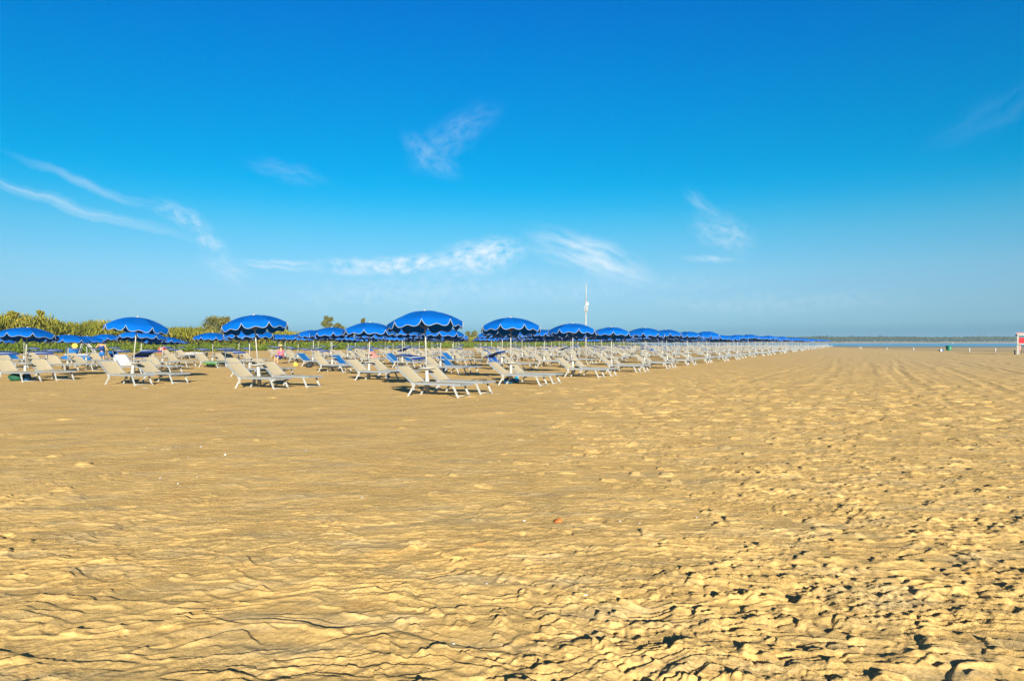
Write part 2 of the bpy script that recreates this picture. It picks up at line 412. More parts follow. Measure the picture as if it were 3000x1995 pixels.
def sand_material():
    m = bpy.data.materials.new('beach_sand'); m.use_nodes = True
    nt = m.node_tree; b = nt.nodes['Principled BSDF']; b.inputs['Roughness'].default_value = .95
    b.inputs['Specular IOR Level'].default_value = 0.1
    N = nt.nodes.new; K = nt.links.new
    geo = N('ShaderNodeNewGeometry')
    def noise(scale, det=4, rough=.55, sx=1, sy=1):
        mp = N('ShaderNodeMapping'); mp.inputs['Scale'].default_value = (sx, sy, 1); K(geo.outputs['Position'], mp.inputs[0])
        n = N('ShaderNodeTexNoise'); n.inputs['Scale'].default_value = scale; n.inputs['Detail'].default_value = det; n.inputs['Roughness'].default_value = rough
        K(mp.outputs[0], n.inputs['Vector']); return n.outputs['Fac']
    def rng_(v, a, b_, c=0., d=1.):
        r = N('ShaderNodeMapRange'); r.inputs['From Min'].default_value = a; r.inputs['From Max'].default_value = b_
        r.inputs['To Min'].default_value = c; r.inputs['To Max'].default_value = d; K(v, r.inputs['Value']); return r.outputs[0]
    def mix(f, a, b_, blend='MIX'):
        x = N('ShaderNodeMix'); x.data_type = 'RGBA'; x.blend_type = blend
        for i, v in ((0, f), (6, a), (7, b_)):
            if isinstance(v, (int, float)): x.inputs[i].default_value = v
            elif isinstance(v, tuple): x.inputs[i].default_value = (*v, 1)
            else: K(v, x.inputs[i])
        return x.outputs[2]
    def M(op, a, b_=None):
        n = N('ShaderNodeMath'); n.operation = op
        for i, v in enumerate((a, b_)):
            if v is None: continue
            if isinstance(v, (int, float)): n.inputs[i].default_value = v
            else: K(v, n.inputs[i])
        return n.outputs[0]
    c = mix(rng_(noise(.9, 4, .55, 1, 1.6), .38, .62), SAND_A, SAND_B)
    c = mix(rng_(noise(1.7, 5, .6, .7, 2.2), .50, .70, 0, .75), c, SAND_G)          # smooth greyish patches
    c = mix(rng_(noise(4.0, 3, .5, .7, 1.6), .60, .75, 0, .45), c, SAND_O)          # warmer damp clumps
    c = mix(1.0, c, mix(rng_(noise(420, 3, .7), .25, .75), (.80, .78, .76), (1.14, 1.14, 1.14)), 'MULTIPLY')
    c = mix(1.0, c, mix(rng_(noise(38, 5, .75), .35, .65), (.80, .78, .76), (1.08, 1.08, 1.08)), 'MULTIPLY')
    c = mix(1.0, c, mix(rng_(noise(7, 4, .7, 1, 1.4), .35, .65), (.88, .87, .86), (1.05, 1.05, 1.04)), 'MULTIPLY')
    c = mix(rng_(noise(46, 2, .5), .72, .78, 0, .35), c, (.80, .74, .60))           # shell grit
    # damp sand and drying bands towards the water
    sp = N('ShaderNodeSeparateXYZ'); K(geo.outputs['Position'], sp.inputs[0])
    x, y = sp.outputs[0], sp.outputs[1]
    wob = M('MULTIPLY', M('SUBTRACT', noise(.06, 3, .5), .5), 14.0)
    # line from (62,96) to (100,231): signed distance, positive to the right
    nx, ny = 135 / 140.2, -38 / 140.2
    dl = M('ADD', M('ADD', M('MULTIPLY', M('SUBTRACT', x, 62.0), nx), M('MULTIPLY', M('SUBTRACT', y, 96.0), ny)), wob)
    wet = M('MULTIPLY', rng_(dl, -3, 4), rng_(y, 88, 112))
    c = mix(M('MULTIPLY', wet, .75), c, (.25, .185, .095))
    dry = M('MULTIPLY', rng_(M('ABSOLUTE', M('SUBTRACT', M('ADD', y, wob), 146.0)), 14, 5), wet)
    c = mix(M('MULTIPLY', dry, .8), c, (.46, .36, .20))
    c = mix(M('MULTIPLY', rng_(y, 165, 225), wet), c, (.15, .135, .105))
    # paler, greyer dry sand out on the right
    pale = M('MULTIPLY', rng_(M('SUBTRACT', x, M('MULTIPLY', y, .28)), 0, 14), rng_(y, 12, 45))
    c = mix(M('MULTIPLY', pale, .35), c, (.50, .40, .24))
    K(c, b.inputs['Base Color'])
    def bump(hv, dist, st, prev=None):
        n = N('ShaderNodeBump'); n.inputs['Distance'].default_value = dist; n.inputs['Strength'].default_value = st; K(hv, n.inputs['Height'])
        if prev is not None: K(prev, n.inputs['Normal'])
        return n.outputs[0]
    patch = rng_(noise(1.3, 3, .5), .42, .62, .28, .9)
    nb = bump(M('MULTIPLY', noise(26, 6, .72), patch), .026, .7)
    nb = bump(M('MULTIPLY', noise(110, 4, .8), patch), .009, .9, nb)
    K(nb, b.inputs['Normal'])
    return m
SAND_A = (.70, .475, .180); SAND_B = (.64, .425, .155); SAND_G = (.50, .395, .215); SAND_O = (.66, .36, .095)
gnd = make_ground(); gnd.data.materials.append(sand_material())

# ------------------------------------------------------------------ materials
M_BLUE = mat('blue_canvas', (.0004, .090, .385), .8, noise=.14, nscale=1.5, transl=.10, spec=.05)
M_NAVY = mat('navy_cloth', (.006, .035, .17), .8, noise=.12, nscale=3)
M_PIPE = mat('white_piping', (.36, .40, .42), .7)
M_ALU = mat('pale_aluminium', (.20, .225, .25), .5, metal=.1, noise=.08, nscale=5)
M_LEG = mat('white_leg_paint', (.31, .32, .31), .55, noise=.08, nscale=6)
M_WHT = mat('white_plastic', (.31, .305, .28), .55, noise=.07, nscale=6)
M_MESH = mat('cream_textilene', (.35, .295, .195), .85, noise=.10, nscale=14)
M_BLUEF = mat('blue_sling', (.002, .09, .28), .8, noise=.1)
M_RIB = mat('steel_rib', (.25, .26, .28), .5, metal=.5)
M_TOWELW = mat('white_towel', (.6, .6, .58), .9, noise=.1)
M_TOWELG = mat('green_towel', (.07, .22, .04), .9, noise=.6, nscale=14)
M_GREEN = mat('green_bag_cloth', (.008, .065, .035), .8, noise=.3)
M_TEAL = mat('teal_plastic', (.01, .20, .36), .45, noise=.1)
M_BAGB = mat('dark_blue_bag_cloth', (.01, .08, .20), .8, noise=.3)
M_BLACK = mat('black_rubber', (.015, .018, .022), .7)
M_RED = mat('red_board', (.75, .02, .03), .6, noise=.06)
M_PINK = mat('pink_cloth', (.65, .10, .20), .85, noise=.3, nscale=12)
M_ORANGE = mat('red_tent_cloth', (.55, .06, .03), .7, noise=.2)
M_SKIN = mat('tanned_skin', (.42, .22, .12), .6, noise=.08)
M_STRAW = mat('straw', (.45, .32, .14), .9, noise=.2, nscale=30)
M_HAIR = mat('dark_hair', (.05, .03, .02), .8)
M_SHELL = mat('shell_white', (.55, .54, .48), .5)
M_YEL = mat('yellow_plastic', (.65, .42, .05), .6, noise=.1)

# ------------------------------------------------------------------ umbrella
PROF = [(0.012, 0.0), (.16, -.008), (.34, -.034), (.53, -.084), (.72, -.158), (.89, -.245), (1.04, -.335)]
FA = [0, .035, .08, .14, .21, .29, .37, .44, .5]; FD = [.0, .075, .125, .162, .175, .168, .142, .118, .108]
def canopy(ns=20):
    cv = MB(); pp = MB(); c8 = math.cos(math.pi / 8)
    us = [i / ns for i in range(ns + 1)]
    for k in range(8):
        a0 = 2 * math.pi * k / 8; a1 = a0 + 2 * math.pi / 8
        vs = []
        for r, z in PROF:
            p0 = Vector((r * math.cos(a0), r * math.sin(a0), z)); p1 = Vector((r * math.cos(a1), r * math.sin(a1), z))
            for u in us:
                p = p0.lerp(p1, u); sag = math.sin(math.pi * u)
                q = Vector((p.x, p.y, 0)); 
                p = p + Vector((q.x, q.y, 0)) * (.035 * sag * r) + Vector((0, 0, -.022 * sag * r))
                vs.append(p)
        n = ns + 1; k6 = len(PROF)
        rim = vs[-n:]
        am = (a0 + a1) / 2; outd = Vector((math.cos(am), math.sin(am), 0)); low = []
        for i, u in enumerate(us):
            uu_ = min(u, 1 - u); d = float(np.interp(uu_, FA, FD))
            for fr in (.5, 1.0):
                pass
            mid = rim[i] + Vector((0, 0, -d * .5)) + outd * (.10 * d); bot = rim[i] + Vector((0, 0, -d)) + outd * (.12 * d + .006 * math.sin(u * 25 + k))
            vs.append(mid); low.append(bot)
        vs += low
        fs = [(i * n + j, (i + 1) * n + j, (i + 1) * n + j + 1, i * n + j + 1) for i in range(k6 + 1) for j in range(ns)]
        cv.add(vs, fs, 0, True)
        pp.tube(low, .0062, 4)
    return cv, pp
TOP = 2.275
POLE = MB().tube([(0, 0, .60), (0, 0, TOP - .03)], .019, 10)
SLEEVE = MB().lathe([(.062, -.05), (.060, .40), (.052, .42), (.052, .62), (.045, .655)], 14)
TABLE = MB().lathe([(.05, .640), (.06, .655), (.225, .668), (.243, .676), (.245, .700), (.236, .702), (.230, .690), (.03, .688)], 28)
FINIAL = MB().lathe([(.012, -.03), (.034, -.012), (.043, .012), (.036, .034), (.015, .046)], 12, c=(0, 0, TOP))
RIBS = MB()
for k in range(8):
    a = 2 * math.pi * k / 8
    RIBS.tube([(r * math.cos(a), r * math.sin(a), TOP + z - .012) for r, z in PROF], .006, 4)
    RIBS.tube([(.02 * math.cos(a), .02 * math.sin(a), TOP - .48), (.55 * math.cos(a), .55 * math.sin(a), TOP - .14)], .006, 4)
cvH, ppH = canopy(22)
cvL, ppL = canopy(8)

def make_umbrella():
    root = empty('beach_umbrella')
    POLE.build('pole', M_WHT, root); SLEEVE.build('base_sleeve', M_WHT, root); TABLE.build('table_top', M_WHT, root)
    head = empty('canopy_head_holder') if False else None
    c = cvH.build('canopy', M_BLUE, root, (0, 0, TOP)); ppH.build('piping', M_PIPE, c)
    FINIAL.build('finial', M_WHT, root); RIBS.build('rib_frame', M_RIB, root)
    return root
LODU = MB().merge(cvL, 0, Matrix.Translation((0, 0, TOP))).merge(ppL, 1, Matrix.Translation((0, 0, TOP)))
LODU.tube([(0, 0, .6), (0, 0, TOP)], .019, 5, 2).lathe([(.06, -.03), (.055, .64)], 7, 2)
LODU.lathe([(.24, .67), (.24, .70)], 12, 2).lathe([(.02, -.02), (.042, .01), (.02, .045)], 6, 2, (0, 0, TOP))
UM = [M_BLUE, M_PIPE, M_WHT]
lod_umb_mesh = LODU.mesh('beach_umbrella', UM)

# ------------------------------------------------------------------ lounger
HW = .31; SZ = .33; X0 = .10; X1 = 1.58
def lounger_parts(ang=40, shade='none', lod=False):
    P = {}
    a = R(ang); bl = .65
    hx, hz = X0 - bl * math.cos(a), SZ + bl * math.sin(a)
    fr = MB()
    for s in (-1, 1):
        fr.bar((X0 - .02, s * HW, SZ), (X1, s * HW, SZ - .01), .028, .048)
    fr.bar((X1, -HW - .014, SZ - .01), (X1, HW + .014, SZ - .01), .03, .048)
    if not lod:
        fr.bar((X0 + .12, -HW, SZ - .02), (X0 + .12, HW, SZ - .02), .025, .025); fr.bar((.80, -HW, SZ - .03), (.80, HW, SZ - .03), .02, .02)
        for s in (-1, 1):
            fr.box((X1 - .22, s * (HW + .018), SZ), (.05, .012, .04))
    P['frame'] = fr
    bf = MB()
    for s in (-1, 1):
        bf.bar((X0 + .02, s * HW, SZ + .012), (hx, s * HW, hz), .026, .040)
    bf.bar((hx, -HW - .013, hz), (hx, HW + .013, hz), .03, .034)
    P['back_frame'] = bf
    def sheet(p, q, sag, n=6, wn_=6):
        m = MB(); p = Vector(p); q = Vector(q); vs = []
        for i in range(n + 1):
            for j in range(wn_ + 1):
                u = j / wn_ * 2 - 1; e = p.lerp(q, i / n)
                vs.append((e.x, u * (HW - .012), e.z - sag * (1 - u * u) * math.sin(math.pi * (.15 + .7 * i / n))))
        w_ = wn_ + 1
        m.add(vs, [(i * w_ + j, i * w_ + j + 1, (i + 1) * w_ + j + 1, (i + 1) * w_ + j) for i in range(n) for j in range(wn_)], 0, True)
        return m
    nn = 2 if lod else 6
    P['seat'] = sheet((X0 + .03, 0, SZ + .018), (X1 - .015, 0, SZ + .010), .018, nn, nn)
    P['backrest'] = sheet((X0 + .0, 0, SZ + .03), (hx + .012, 0, hz + .006), .015, nn, nn)
    legs = []
    for s in (-1, 1):
        legs.append(MB().bar((X0 + .10, s * (HW - .01), SZ - .01), (X0 - .12, s * (HW + .01), -.04), .03, .045))
    for s in (-1, 1):
        legs.append(MB().bar((X1 - .26, s * (HW - .01), SZ - .02), (X1 - .08, s * (HW + .005), -.04), .03, .045))
    P['legs'] = legs
    P['crossbar'] = MB().tube([(X1 - .10, -HW, .03), (X1 - .10, HW, .03)], .011, 6)
    if not lod:
        P['hinge_bracket'] = [MB().bar((X0 + .05, s * (HW + .012), SZ + .02), (X0 + .07, s * (HW + .014), SZ - .17), .03, .06) for s in (-1, 1)]
    if shade != 'none':
        am = MB(); cl = MB()
        bx, bz = hx + .10 * math.cos(a), hz - .10 * math.sin(a)
        if shade == 'up': tx, tz, e1, e2 = hx + .08, hz + .27, (-.06, .035), (.44, -.03)
        elif shade == 'tilt': tx, tz, e1, e2 = hx + .02, hz + .25, (-.10, -.06), (.34, .12)
        else: tx, tz, e1, e2 = hx - .06, hz + .22, (-.16, .02), (.28, .0)
        for s in (-1, 1):
            am.tube([(bx, s * (HW + .02), bz), (tx, s * (HW + .02), tz)], .010, 6)
            am.tube([(tx + e1[0], s * (HW + .02), tz + e1[1]), (tx + e2[0], s * (HW + .02), tz + e2[1])], .009, 6)
        n1, n2 = (2, 3) if lod else (6, 8)
        vs = []; w_ = n2 + 1
        rows_ = [i / n1 for i in range(n1 + 1)]
        for t in rows_:
            for j in range(w_):
                u = j / n2 * 2 - 1
                vs.append((tx + e1[0] + (e2[0] - e1[0]) * t, u * (HW + .025), tz + e1[1] + (e2[1] - e1[1]) * t + .012 - .03 * (1 - u * u) * math.sin(math.pi * t)))
        # short hanging hems front and back
        for t, dz in ((0, -.065), (1, -.065)):
            for j in range(w_):
                u = j / n2 * 2 - 1
                vs.append((tx + e1[0] + (e2[0] - e1[0]) * t + (.0 if t else -.0), u * (HW + .025), tz + e1[1] + (e2[1] - e1[1]) * t + .012 + dz))
        fs = [(i * w_ + j, i * w_ + j + 1, (i + 1) * w_ + j + 1, (i + 1) * w_ + j) for i in range(n1) for j in range(n2)]
        b0 = (n1 + 1) * w_
        fs += [(j, j + 1, b0 + j + 1, b0 + j) for j in range(n2)]
        fs += [(n1 * w_ + j, n1 * w_ + j + 1, b0 + w_ + j + 1, b0 + w_ + j) for j in range(n2)]
        cl.add(vs, fs, 0, True)
        P['shade_arm'] = am; P['sunshade'] = cl
        P['hem'] = MB().tube([(tx + e2[0], -HW - .03, tz + e2[1] + .016), (tx + e2[0], HW + .03, tz + e2[1] + .016)], .009, 5)
    return P
def make_lounger(ang, shade, fabric):
    P = lounger_parts(ang, shade); root = empty('sun_lounger')
    P['frame'].build('frame', M_ALU, root); P['seat'].build('seat', fabric, root)
    b = P['backrest'].build('backrest', fabric, root); P['back_frame'].build('back_frame', M_ALU, b)
    for l in P['legs']: l.build('leg', M_LEG, root)
    P['crossbar'].build('crossbar', M_LEG, root); [h_.build('hinge_bracket', M_WHT, root) for h_ in P['hinge_bracket']]
    if 'sunshade' in P:
        c = P['sunshade'].build('sunshade', M_NAVY, root); P['shade_arm'].build('shade_arm', M_ALU, c); P['hem'].build('hem', M_PIPE, c)
    return root
LM = [M_ALU, M_MESH, M_LEG, M_NAVY, M_BLUEF, M_PIPE]
def lod_lounger(ang, shade, fab=1):
    P = lounger_parts(ang, shade, True); m = MB().merge(P['frame'], 0).merge(P['back_frame'], 0).merge(P['seat'], fab).merge(P['backrest'], fab)
    for l in P['legs']: m.merge(l, 2)
    m.merge(P['crossbar'], 2)
    if 'sunshade' in P: m.merge(P['sunshade'], 3).merge(P['shade_arm'], 0).merge(P['hem'], 5)
    return m
VAR = {'a': (41, 'none'), 'b': (41, 'up'), 'c': (34, 'none'), 'd': (38, 'tilt'), 'e': (46, 'back')}
FAB = {'': (M_MESH, 1), 'B': (M_BLUEF, 4)}
LOD_L = {}; LOD_LM = {}
for k, (a_, s_) in VAR.items():
    for f_, (fm, fi) in FAB.items():
        LOD_L[k + f_] = lod_lounger(a_, s_, fi); LOD_LM[k + f_] = LOD_L[k + f_].mesh('sun_lounger', LM)
PROTO = {}

# ------------------------------------------------------------------ the beach: umbrellas and loungers
ORD = ['first', 'second', 'third', 'fourth', 'fifth', 'sixth', 'seventh', 'eighth', 'ninth', 'tenth', 'eleventh', 'twelfth', 'thirteenth', 'fourteenth',
       'fifteenth', 'sixteenth', 'seventeenth', 'eighteenth', 'nineteenth', 'twentieth', 'twenty-first', 'twenty-second', 'twenty-third', 'twenty-fourth', 'twenty-fifth']
SD, SE = 5.5, 6.25
FIX = {(0, 0): (1253, 1153, 2.24), (0, 1): (761, 1133, 2.24), (0, 2): (385, 1122, 2.24), (0, 3): (72, 1113, 1.93),
       (2, 3): (622, 1075, 1.92), (3, 5): (511, 1052, 1.62),
       (1, 0): (1497, 1123, 2.22), (2, 0): (1678, 1101.5, 2.16)}
HT = {(0, 3): 1.90, (1, 3): 1.92, (0, 4): 1.75, (1, 4): 1.75, (0, 5): 1.8, (2, 3): 1.95, (1, 2): 1.98, (2, 4): 1.7, (1, 5): 1.75, (2, 5): 1.75, (1, 1): 2.12, (2, 1): 2.05, (2, 2): 2.1}
spots = []
for j in range(7):
    for n in range(0, 46):
        p = C0 + n * SD * D + j * SE * E
        r_ = random.Random(n * 31 + j * 7 + 3)
        p = p + D * r_.uniform(-.25, .25) + E * r_.uniform(-.2, .2)
        top = HT.get((n, j), r_.choice([2.2, 2.16, 2.12, 2.2, 2.05, 2.18, 2.1, 1.98] if j < 3 else [2.05, 2.0, 1.95, 2.1, 1.9]))
        if (n, j) in FIX:
            gx, gy, top = FIX[(n, j)]; p = np.array(ground(gx, gy))
        x_ = 1500 + F * p[0] / p[1]
        if (n, j) != (3, 5) and j >= 4 and 515 < x_ < 620 and n < 9: continue
        if j >= 5 and n < 6 and 430 < x_ < 700 and (n, j) != (3, 5): continue
        if x_ < -260: continue
        spots.append((float(np.hypot(*p)), n, j, float(p[0]), float(p[1]), top))
spots.sort()
NU_PARTS, NU_IND = 70, 300
U0 = make_umbrella(); UK = kids_of(U0)
Uid = 0; ulab = {}
rest_u = MB()
lounge = []
occl = 0
for i, (dist, n, j, x, y, top) in enumerate(spots):
    r_ = random.Random(n * 131 + j * 17 + 5)
    rz = r_.uniform(0, math.pi / 4) if (n, j) != (0, 0) else R(-26 + 8); tilt = (-.07 + r_.gauss(0, .03), r_.gauss(0, .028))
    if (n, j) == (0, 1): tilt = (-.06, -.105)
    elif (n, j) == (0, 2): tilt = (-.05, .07)
    elif (n, j) == (0, 0): tilt = (-.085, -.05); rz = R(2)
    if (j == 0 and n < 25): lab = None if n == 0 else f'{ORD[n]} blue umbrella along the row nearest the open sand'
    elif j < 4 and n < 10: lab = f'{ORD[n]} blue umbrella along the {ORD[j]} row back from the open sand'
    else: lab = 'blue umbrella packed in the dense rows farther down the beach'
    if (n, j) == (0, 0): lab = 'tallest blue umbrella, at the corner of the rows, white table on its pole'
    if (n, j) == (0, 1): lab = 'leaning blue umbrella standing left of the corner umbrella, front line'
    if (n, j) == (0, 2): lab = 'blue umbrella third from the corner in the front line, wide low canopy'
    if (n, j) == (0, 3): lab = 'low blue umbrella at the left edge of the front line'
    if j == 0 and n >= 25: lab = 'tiny blue umbrella at the far end of the row nearest the open sand'
    if i < NU_PARTS:
        o = U0 if i == 0 else copy_tree(U0, UK)
    elif i < NU_IND:
        o = bpy.data.objects.new('beach_umbrella', lod_umb_mesh); COL.objects.link(o)
    else:
        o = None
    s = top / 2.24
    if o is not None:
        o.location = (x, y, 0); o.rotation_mode = 'ZYX'; o.rotation_euler = (tilt[0], tilt[1], rz)
        o.scale = (1, 1, s) if s > .9 else (1, 1, s)
        tag(o, lab, 'umbrella', 'blue beach umbrellas in rows')
    else:
        M_ = Matrix.Translation((x, y, 0)) @ Euler((tilt[0], tilt[1], rz), 'ZYX').to_matrix().to_4x4() @ Matrix.Diagonal((1, 1, s, 1))
        rest_u.merge(LODU, None, M_)
    for sde in (-1, 1):
        q = r_.uniform(-.06, .06)
        off = D * (sde * .64) + Fv * (.02 + r_.uniform(-.10, .10))
        if (n, j) == (0, 0): off = D * (sde * .64)
        v = r_.choice('abbbbbcde') if x < -9 and j else r_.choice('aaabbbcde') if j else r_.choice('aaaaaabac')
        blue = 'B' if r_.random() < (.06 if j else 0.0) else ''
        sp = {(0, 0, -1): 'b', (0, 0, 1): 'a', (1, 0, -1): 'd', (1, 0, 1): 'a', (2, 0, -1): 'a', (2, 0, 1): 'a', (0, 1, -1): 'a', (0, 1, 1): 'a',
              (0, 2, -1): 'a', (0, 2, 1): 'd', (0, 3, -1): 'b', (0, 3, 1): 'b', (1, 3, 1): 'b', (1, 2, -1): 'b', (1, 1, -1): 'a', (1, 1, 1): 'a'}
        if (n, j, sde) in sp: v = sp[(n, j, sde)]; blue = ''
        if (n, j, sde) in ((2, 2, 1), (3, 3, -1), (3, 2, 1), (4, 2, -1)): blue = 'B'
        lx, ly = x + off[0], y + off[1]
        lounge.append((math.hypot(lx, ly), n, j, sde, lx, ly, math.atan2(Fv[1], Fv[0]) + q, v + blue))
if rest_u.v and len(rest_u.v) > 10:
    o = rest_u.build('distant_beach_umbrellas', UM)
    tag(o, 'farthest blue umbrellas merging into one band down the beach', 'umbrellas', 'blue beach umbrellas in rows', 'stuff')
lounge.sort()
NL_PARTS = 110
rest_l = MB(); LK = {}
sidew = {-1: 'near', 1: 'far'}
for i, (dist, n, j, sde, x, y, rz, v) in enumerate(lounge):
    colr = 'blue' if v.endswith('B') else 'cream'
    sh = ' with navy sunshade raised' if v[0] in 'bde' else ' without a sunshade'
    if j == 0 and n == 0: lab = f'cream lounger on the {sidew[sde]} side of the corner umbrella'
    elif j == 0 and n < 18: lab = f'{colr} lounger on the {sidew[sde]} side of the {ORD[n]} umbrella of the seaward row'
    elif j < 4 and n < 8: lab = f'{colr} lounger on the {sidew[sde]} side of the {ORD[n]} umbrella, {ORD[j]} row from the sea'
    else: lab = f'{colr} lounger lost among the crowded rows farther down the beach{sh}'
    if i < NL_PARTS:
        if v not in PROTO:
            PROTO[v] = make_lounger(VAR[v[0]][0], VAR[v[0]][1], FAB[v[1:]][0]); LK[v] = kids_of(PROTO[v]); o = PROTO[v]
        else: o = copy_tree(PROTO[v], LK[v])
    elif i < 300:
        o = bpy.data.objects.new('sun_lounger', LOD_LM[v]); COL.objects.link(o)
    else: o = None
    if o is not None:
        o.location = (x, y, 0); o.rotation_euler = (0, 0, rz)
        tag(o, lab, 'lounger', 'loungers in pairs under the umbrellas')
    else:
        rest_l.merge(LOD_L[v], None, Matrix.Translation((x, y, 0)) @ Matrix.Rotation(rz, 4, 'Z'))
o = rest_l.build('distant_sun_loungers', LM)
tag(o, 'farthest cream loungers crowded into one pale band down the beach', 'loungers', 'loungers in pairs under the umbrellas', 'stuff')

# ------------------------------------------------------------------ vegetation behind the beach
def leaf_cloud(pts, size, asp, upness, seed=1):
    """pts Nx3 -> quads mesh arrays"""
    g = np.random.default_rng(seed); n = len(pts)
    d = g.normal(size=(n, 3)); d[:, 2] = np.abs(d[:, 2]) + upness; d /= np.linalg.norm(d, axis=1)[:, None]
    s = np.cross(d, g.normal(size=(n, 3))); s /= np.linalg.norm(s, axis=1)[:, None] + 1e-9
    ln = size * g.uniform(.6, 1.4, n); wd = ln * asp
    a = pts - s * wd[:, None] / 2; b = pts + s * wd[:, None] / 2
    m = pts + d * (ln * .55)[:, None]
    tip = pts + d * ln[:, None] + g.normal(size=(n, 3)) * (ln * .1)[:, None]
    v = np.stack([a, b, m + s * wd[:, None] * .55, tip, m - s * wd[:, None] * .55], 1).reshape(-1, 3)
    f = (np.arange(n)[:, None] * 5 + np.arange(5)[None, :])
    return v, f
def np_mesh(name, v, f, mt):
    me = bpy.data.meshes.new(name); me.vertices.add(len(v)); me.vertices.foreach_set('co', v.astype(np.float32).ravel())
    me.loops.add(f.size); me.loops.foreach_set('vertex_index', f.ravel().astype(np.int32))
    me.polygons.add(len(f)); me.polygons.foreach_set('loop_start', (np.arange(len(f)) * f.shape[1]).astype(np.int32))
    me.update(calc_edges=True); me.materials.append(mt); return me
def leaf_mat(name, cols, scale=.25):
    m = bpy.data.materials.new(name); m.use_nodes = True; nt = m.node_tree; b = nt.nodes['Principled BSDF']
    b.inputs['Roughness'].default_value = .8; b.inputs['Specular IOR Level'].default_value = .15
    g = nt.nodes.new('ShaderNodeNewGeometry'); n = nt.nodes.new('ShaderNodeTexNoise'); n.inputs['Scale'].default_value = scale; n.inputs['Detail'].default_value = 3
    nt.links.new(g.outputs['Position'], n.inputs['Vector'])
    a = nt.nodes.new('ShaderNodeMath'); a.operation = 'MULTIPLY_ADD'; a.inputs[1].default_value = .38; nt.links.new(g.outputs['Random Per Island'], a.inputs[0])
    m2 = nt.nodes.new('ShaderNodeMapRange'); m2.inputs['From Min'].default_value = .32; m2.inputs['From Max'].default_value = .68; m2.inputs['To Max'].default_value = .62
    nt.links.new(n.outputs['Fac'], m2.inputs['Value']); nt.links.new(m2.outputs[0], a.inputs[2])
    cr = nt.nodes.new('ShaderNodeValToRGB'); e = cr.color_ramp.elements
    e[0].color = (*cols[0], 1); e[1].color = (*cols[-1], 1); e[0].position = 0; e[1].position = 1
    for i, c in enumerate(cols[1:-1]): k = e.new((i + 1) / (len(cols) - 1)); k.color = (*c, 1)
    nt.links.new(a.outputs[0], cr.inputs[0]); nt.links.new(cr.outputs[0], b.inputs['Base Color'])
    t = nt.nodes.new('ShaderNodeBsdfTranslucent'); nt.links.new(cr.outputs[0], t.inputs[0])
    mx = nt.nodes.new('ShaderNodeMixShader'); mx.inputs[0].default_value = .2
    nt.links.new(b.outputs[0], mx.inputs[1]); nt.links.new(t.outputs[0], mx.inputs[2]); nt.links.new(mx.outputs[0], nt.nodes['Material Output'].inputs[0])
    return m
M_REED = leaf_mat('reed_leaves', [(.05, .065, .008), (.11, .12, .012), (.20, .19, .02), (.34, .25, .04)], .22)
M_COVER = leaf_mat('ground_cover_leaves', [(.04, .08, .010), (.09, .13, .012), (.16, .17, .02)], .3)
M_TREE = leaf_mat('tree_leaves', [(.08, .085, .022), (.13, .13, .035), (.21, .18, .055)], .5)
M_FOR = leaf_mat('forest_leaves', [(.012, .035, .012), (.02, .05, .016), (.035, .07, .02)], .03)
M_TRUNK = mat('bark', (.12, .09, .06), .9, noise=.3)
M_BACKING = mat('dark_backing', (.05, .06, .02), .95, noise=.3, nscale=.5)  # dark green-brown of the added core that blocks sky behind the reeds

def line_pt(t, p): return np.outer(t, D) + np.outer(p, E)      # t along rows, p behind the eye line
def reeds():
    g = np.random.default_rng(21); N = 190000
    t = -20 + (g.uniform(0, 1, N) ** 1.3) * 330; 
    p = g.uniform(99, 116, N)
    def H(t, p):
        base = np.interp(t, [-20, 30, 60, 75, 100, 130, 200, 300], [5.5, 5.2, 4.6, 3.7, 3.4, 3.0, 2.3, 1.4])
        prof = np.clip(np.minimum((p - 98) / 3.0, 1), .0, 1)
        return base * (.55 + .45 * prof) * (1 + .20 * fbm(t * .16 + 2, p * .2, 3)) + .3 * perlin(t * .7, p * .7)
    h = H(t, p)
    z = h * (1 - g.uniform(0, 1, N) ** 1.5 * np.where(p < 103, 1.0, .3))
    xy = line_pt(t, p)
    v, f = leaf_cloud(np.column_stack([xy, z - .3]), .62, .15, 2.0, 3)
    # dark core added inside the reeds to block the sky between them
    tt = np.linspace(-25, 320, 120); pp = np.array([98.5, 100, 103, 108, 116, 122]); T, P_ = np.meshgrid(tt, pp)
    hh = np.maximum(H(T.ravel(), P_.ravel()) * np.repeat([0, .35, .68, .75, .7, 0], 120), 0) - .1
    cv = np.column_stack([line_pt(T.ravel(), P_.ravel()), hh]); o = len(v)
    me = np_mesh('reed_bed', v, f, M_REED)
    ob = bpy.data.objects.new('reed_bed', me); COL.objects.link(ob)
    tag(ob, 'tall yellow green reeds and scrub in a long bank behind the beach', 'reeds', None, 'stuff')
    i, j = np.meshgrid(np.arange(5), np.arange(119), indexing='ij'); q = np.stack([i * 120 + j, i * 120 + j + 1, (i + 1) * 120 + j + 1, (i + 1) * 120 + j], -1).reshape(-1, 4)
    core = bpy.data.objects.new('dune_bank', np_mesh('dune_bank', cv, q, M_BACKING)); COL.objects.link(core); tag(core, kind='structure')
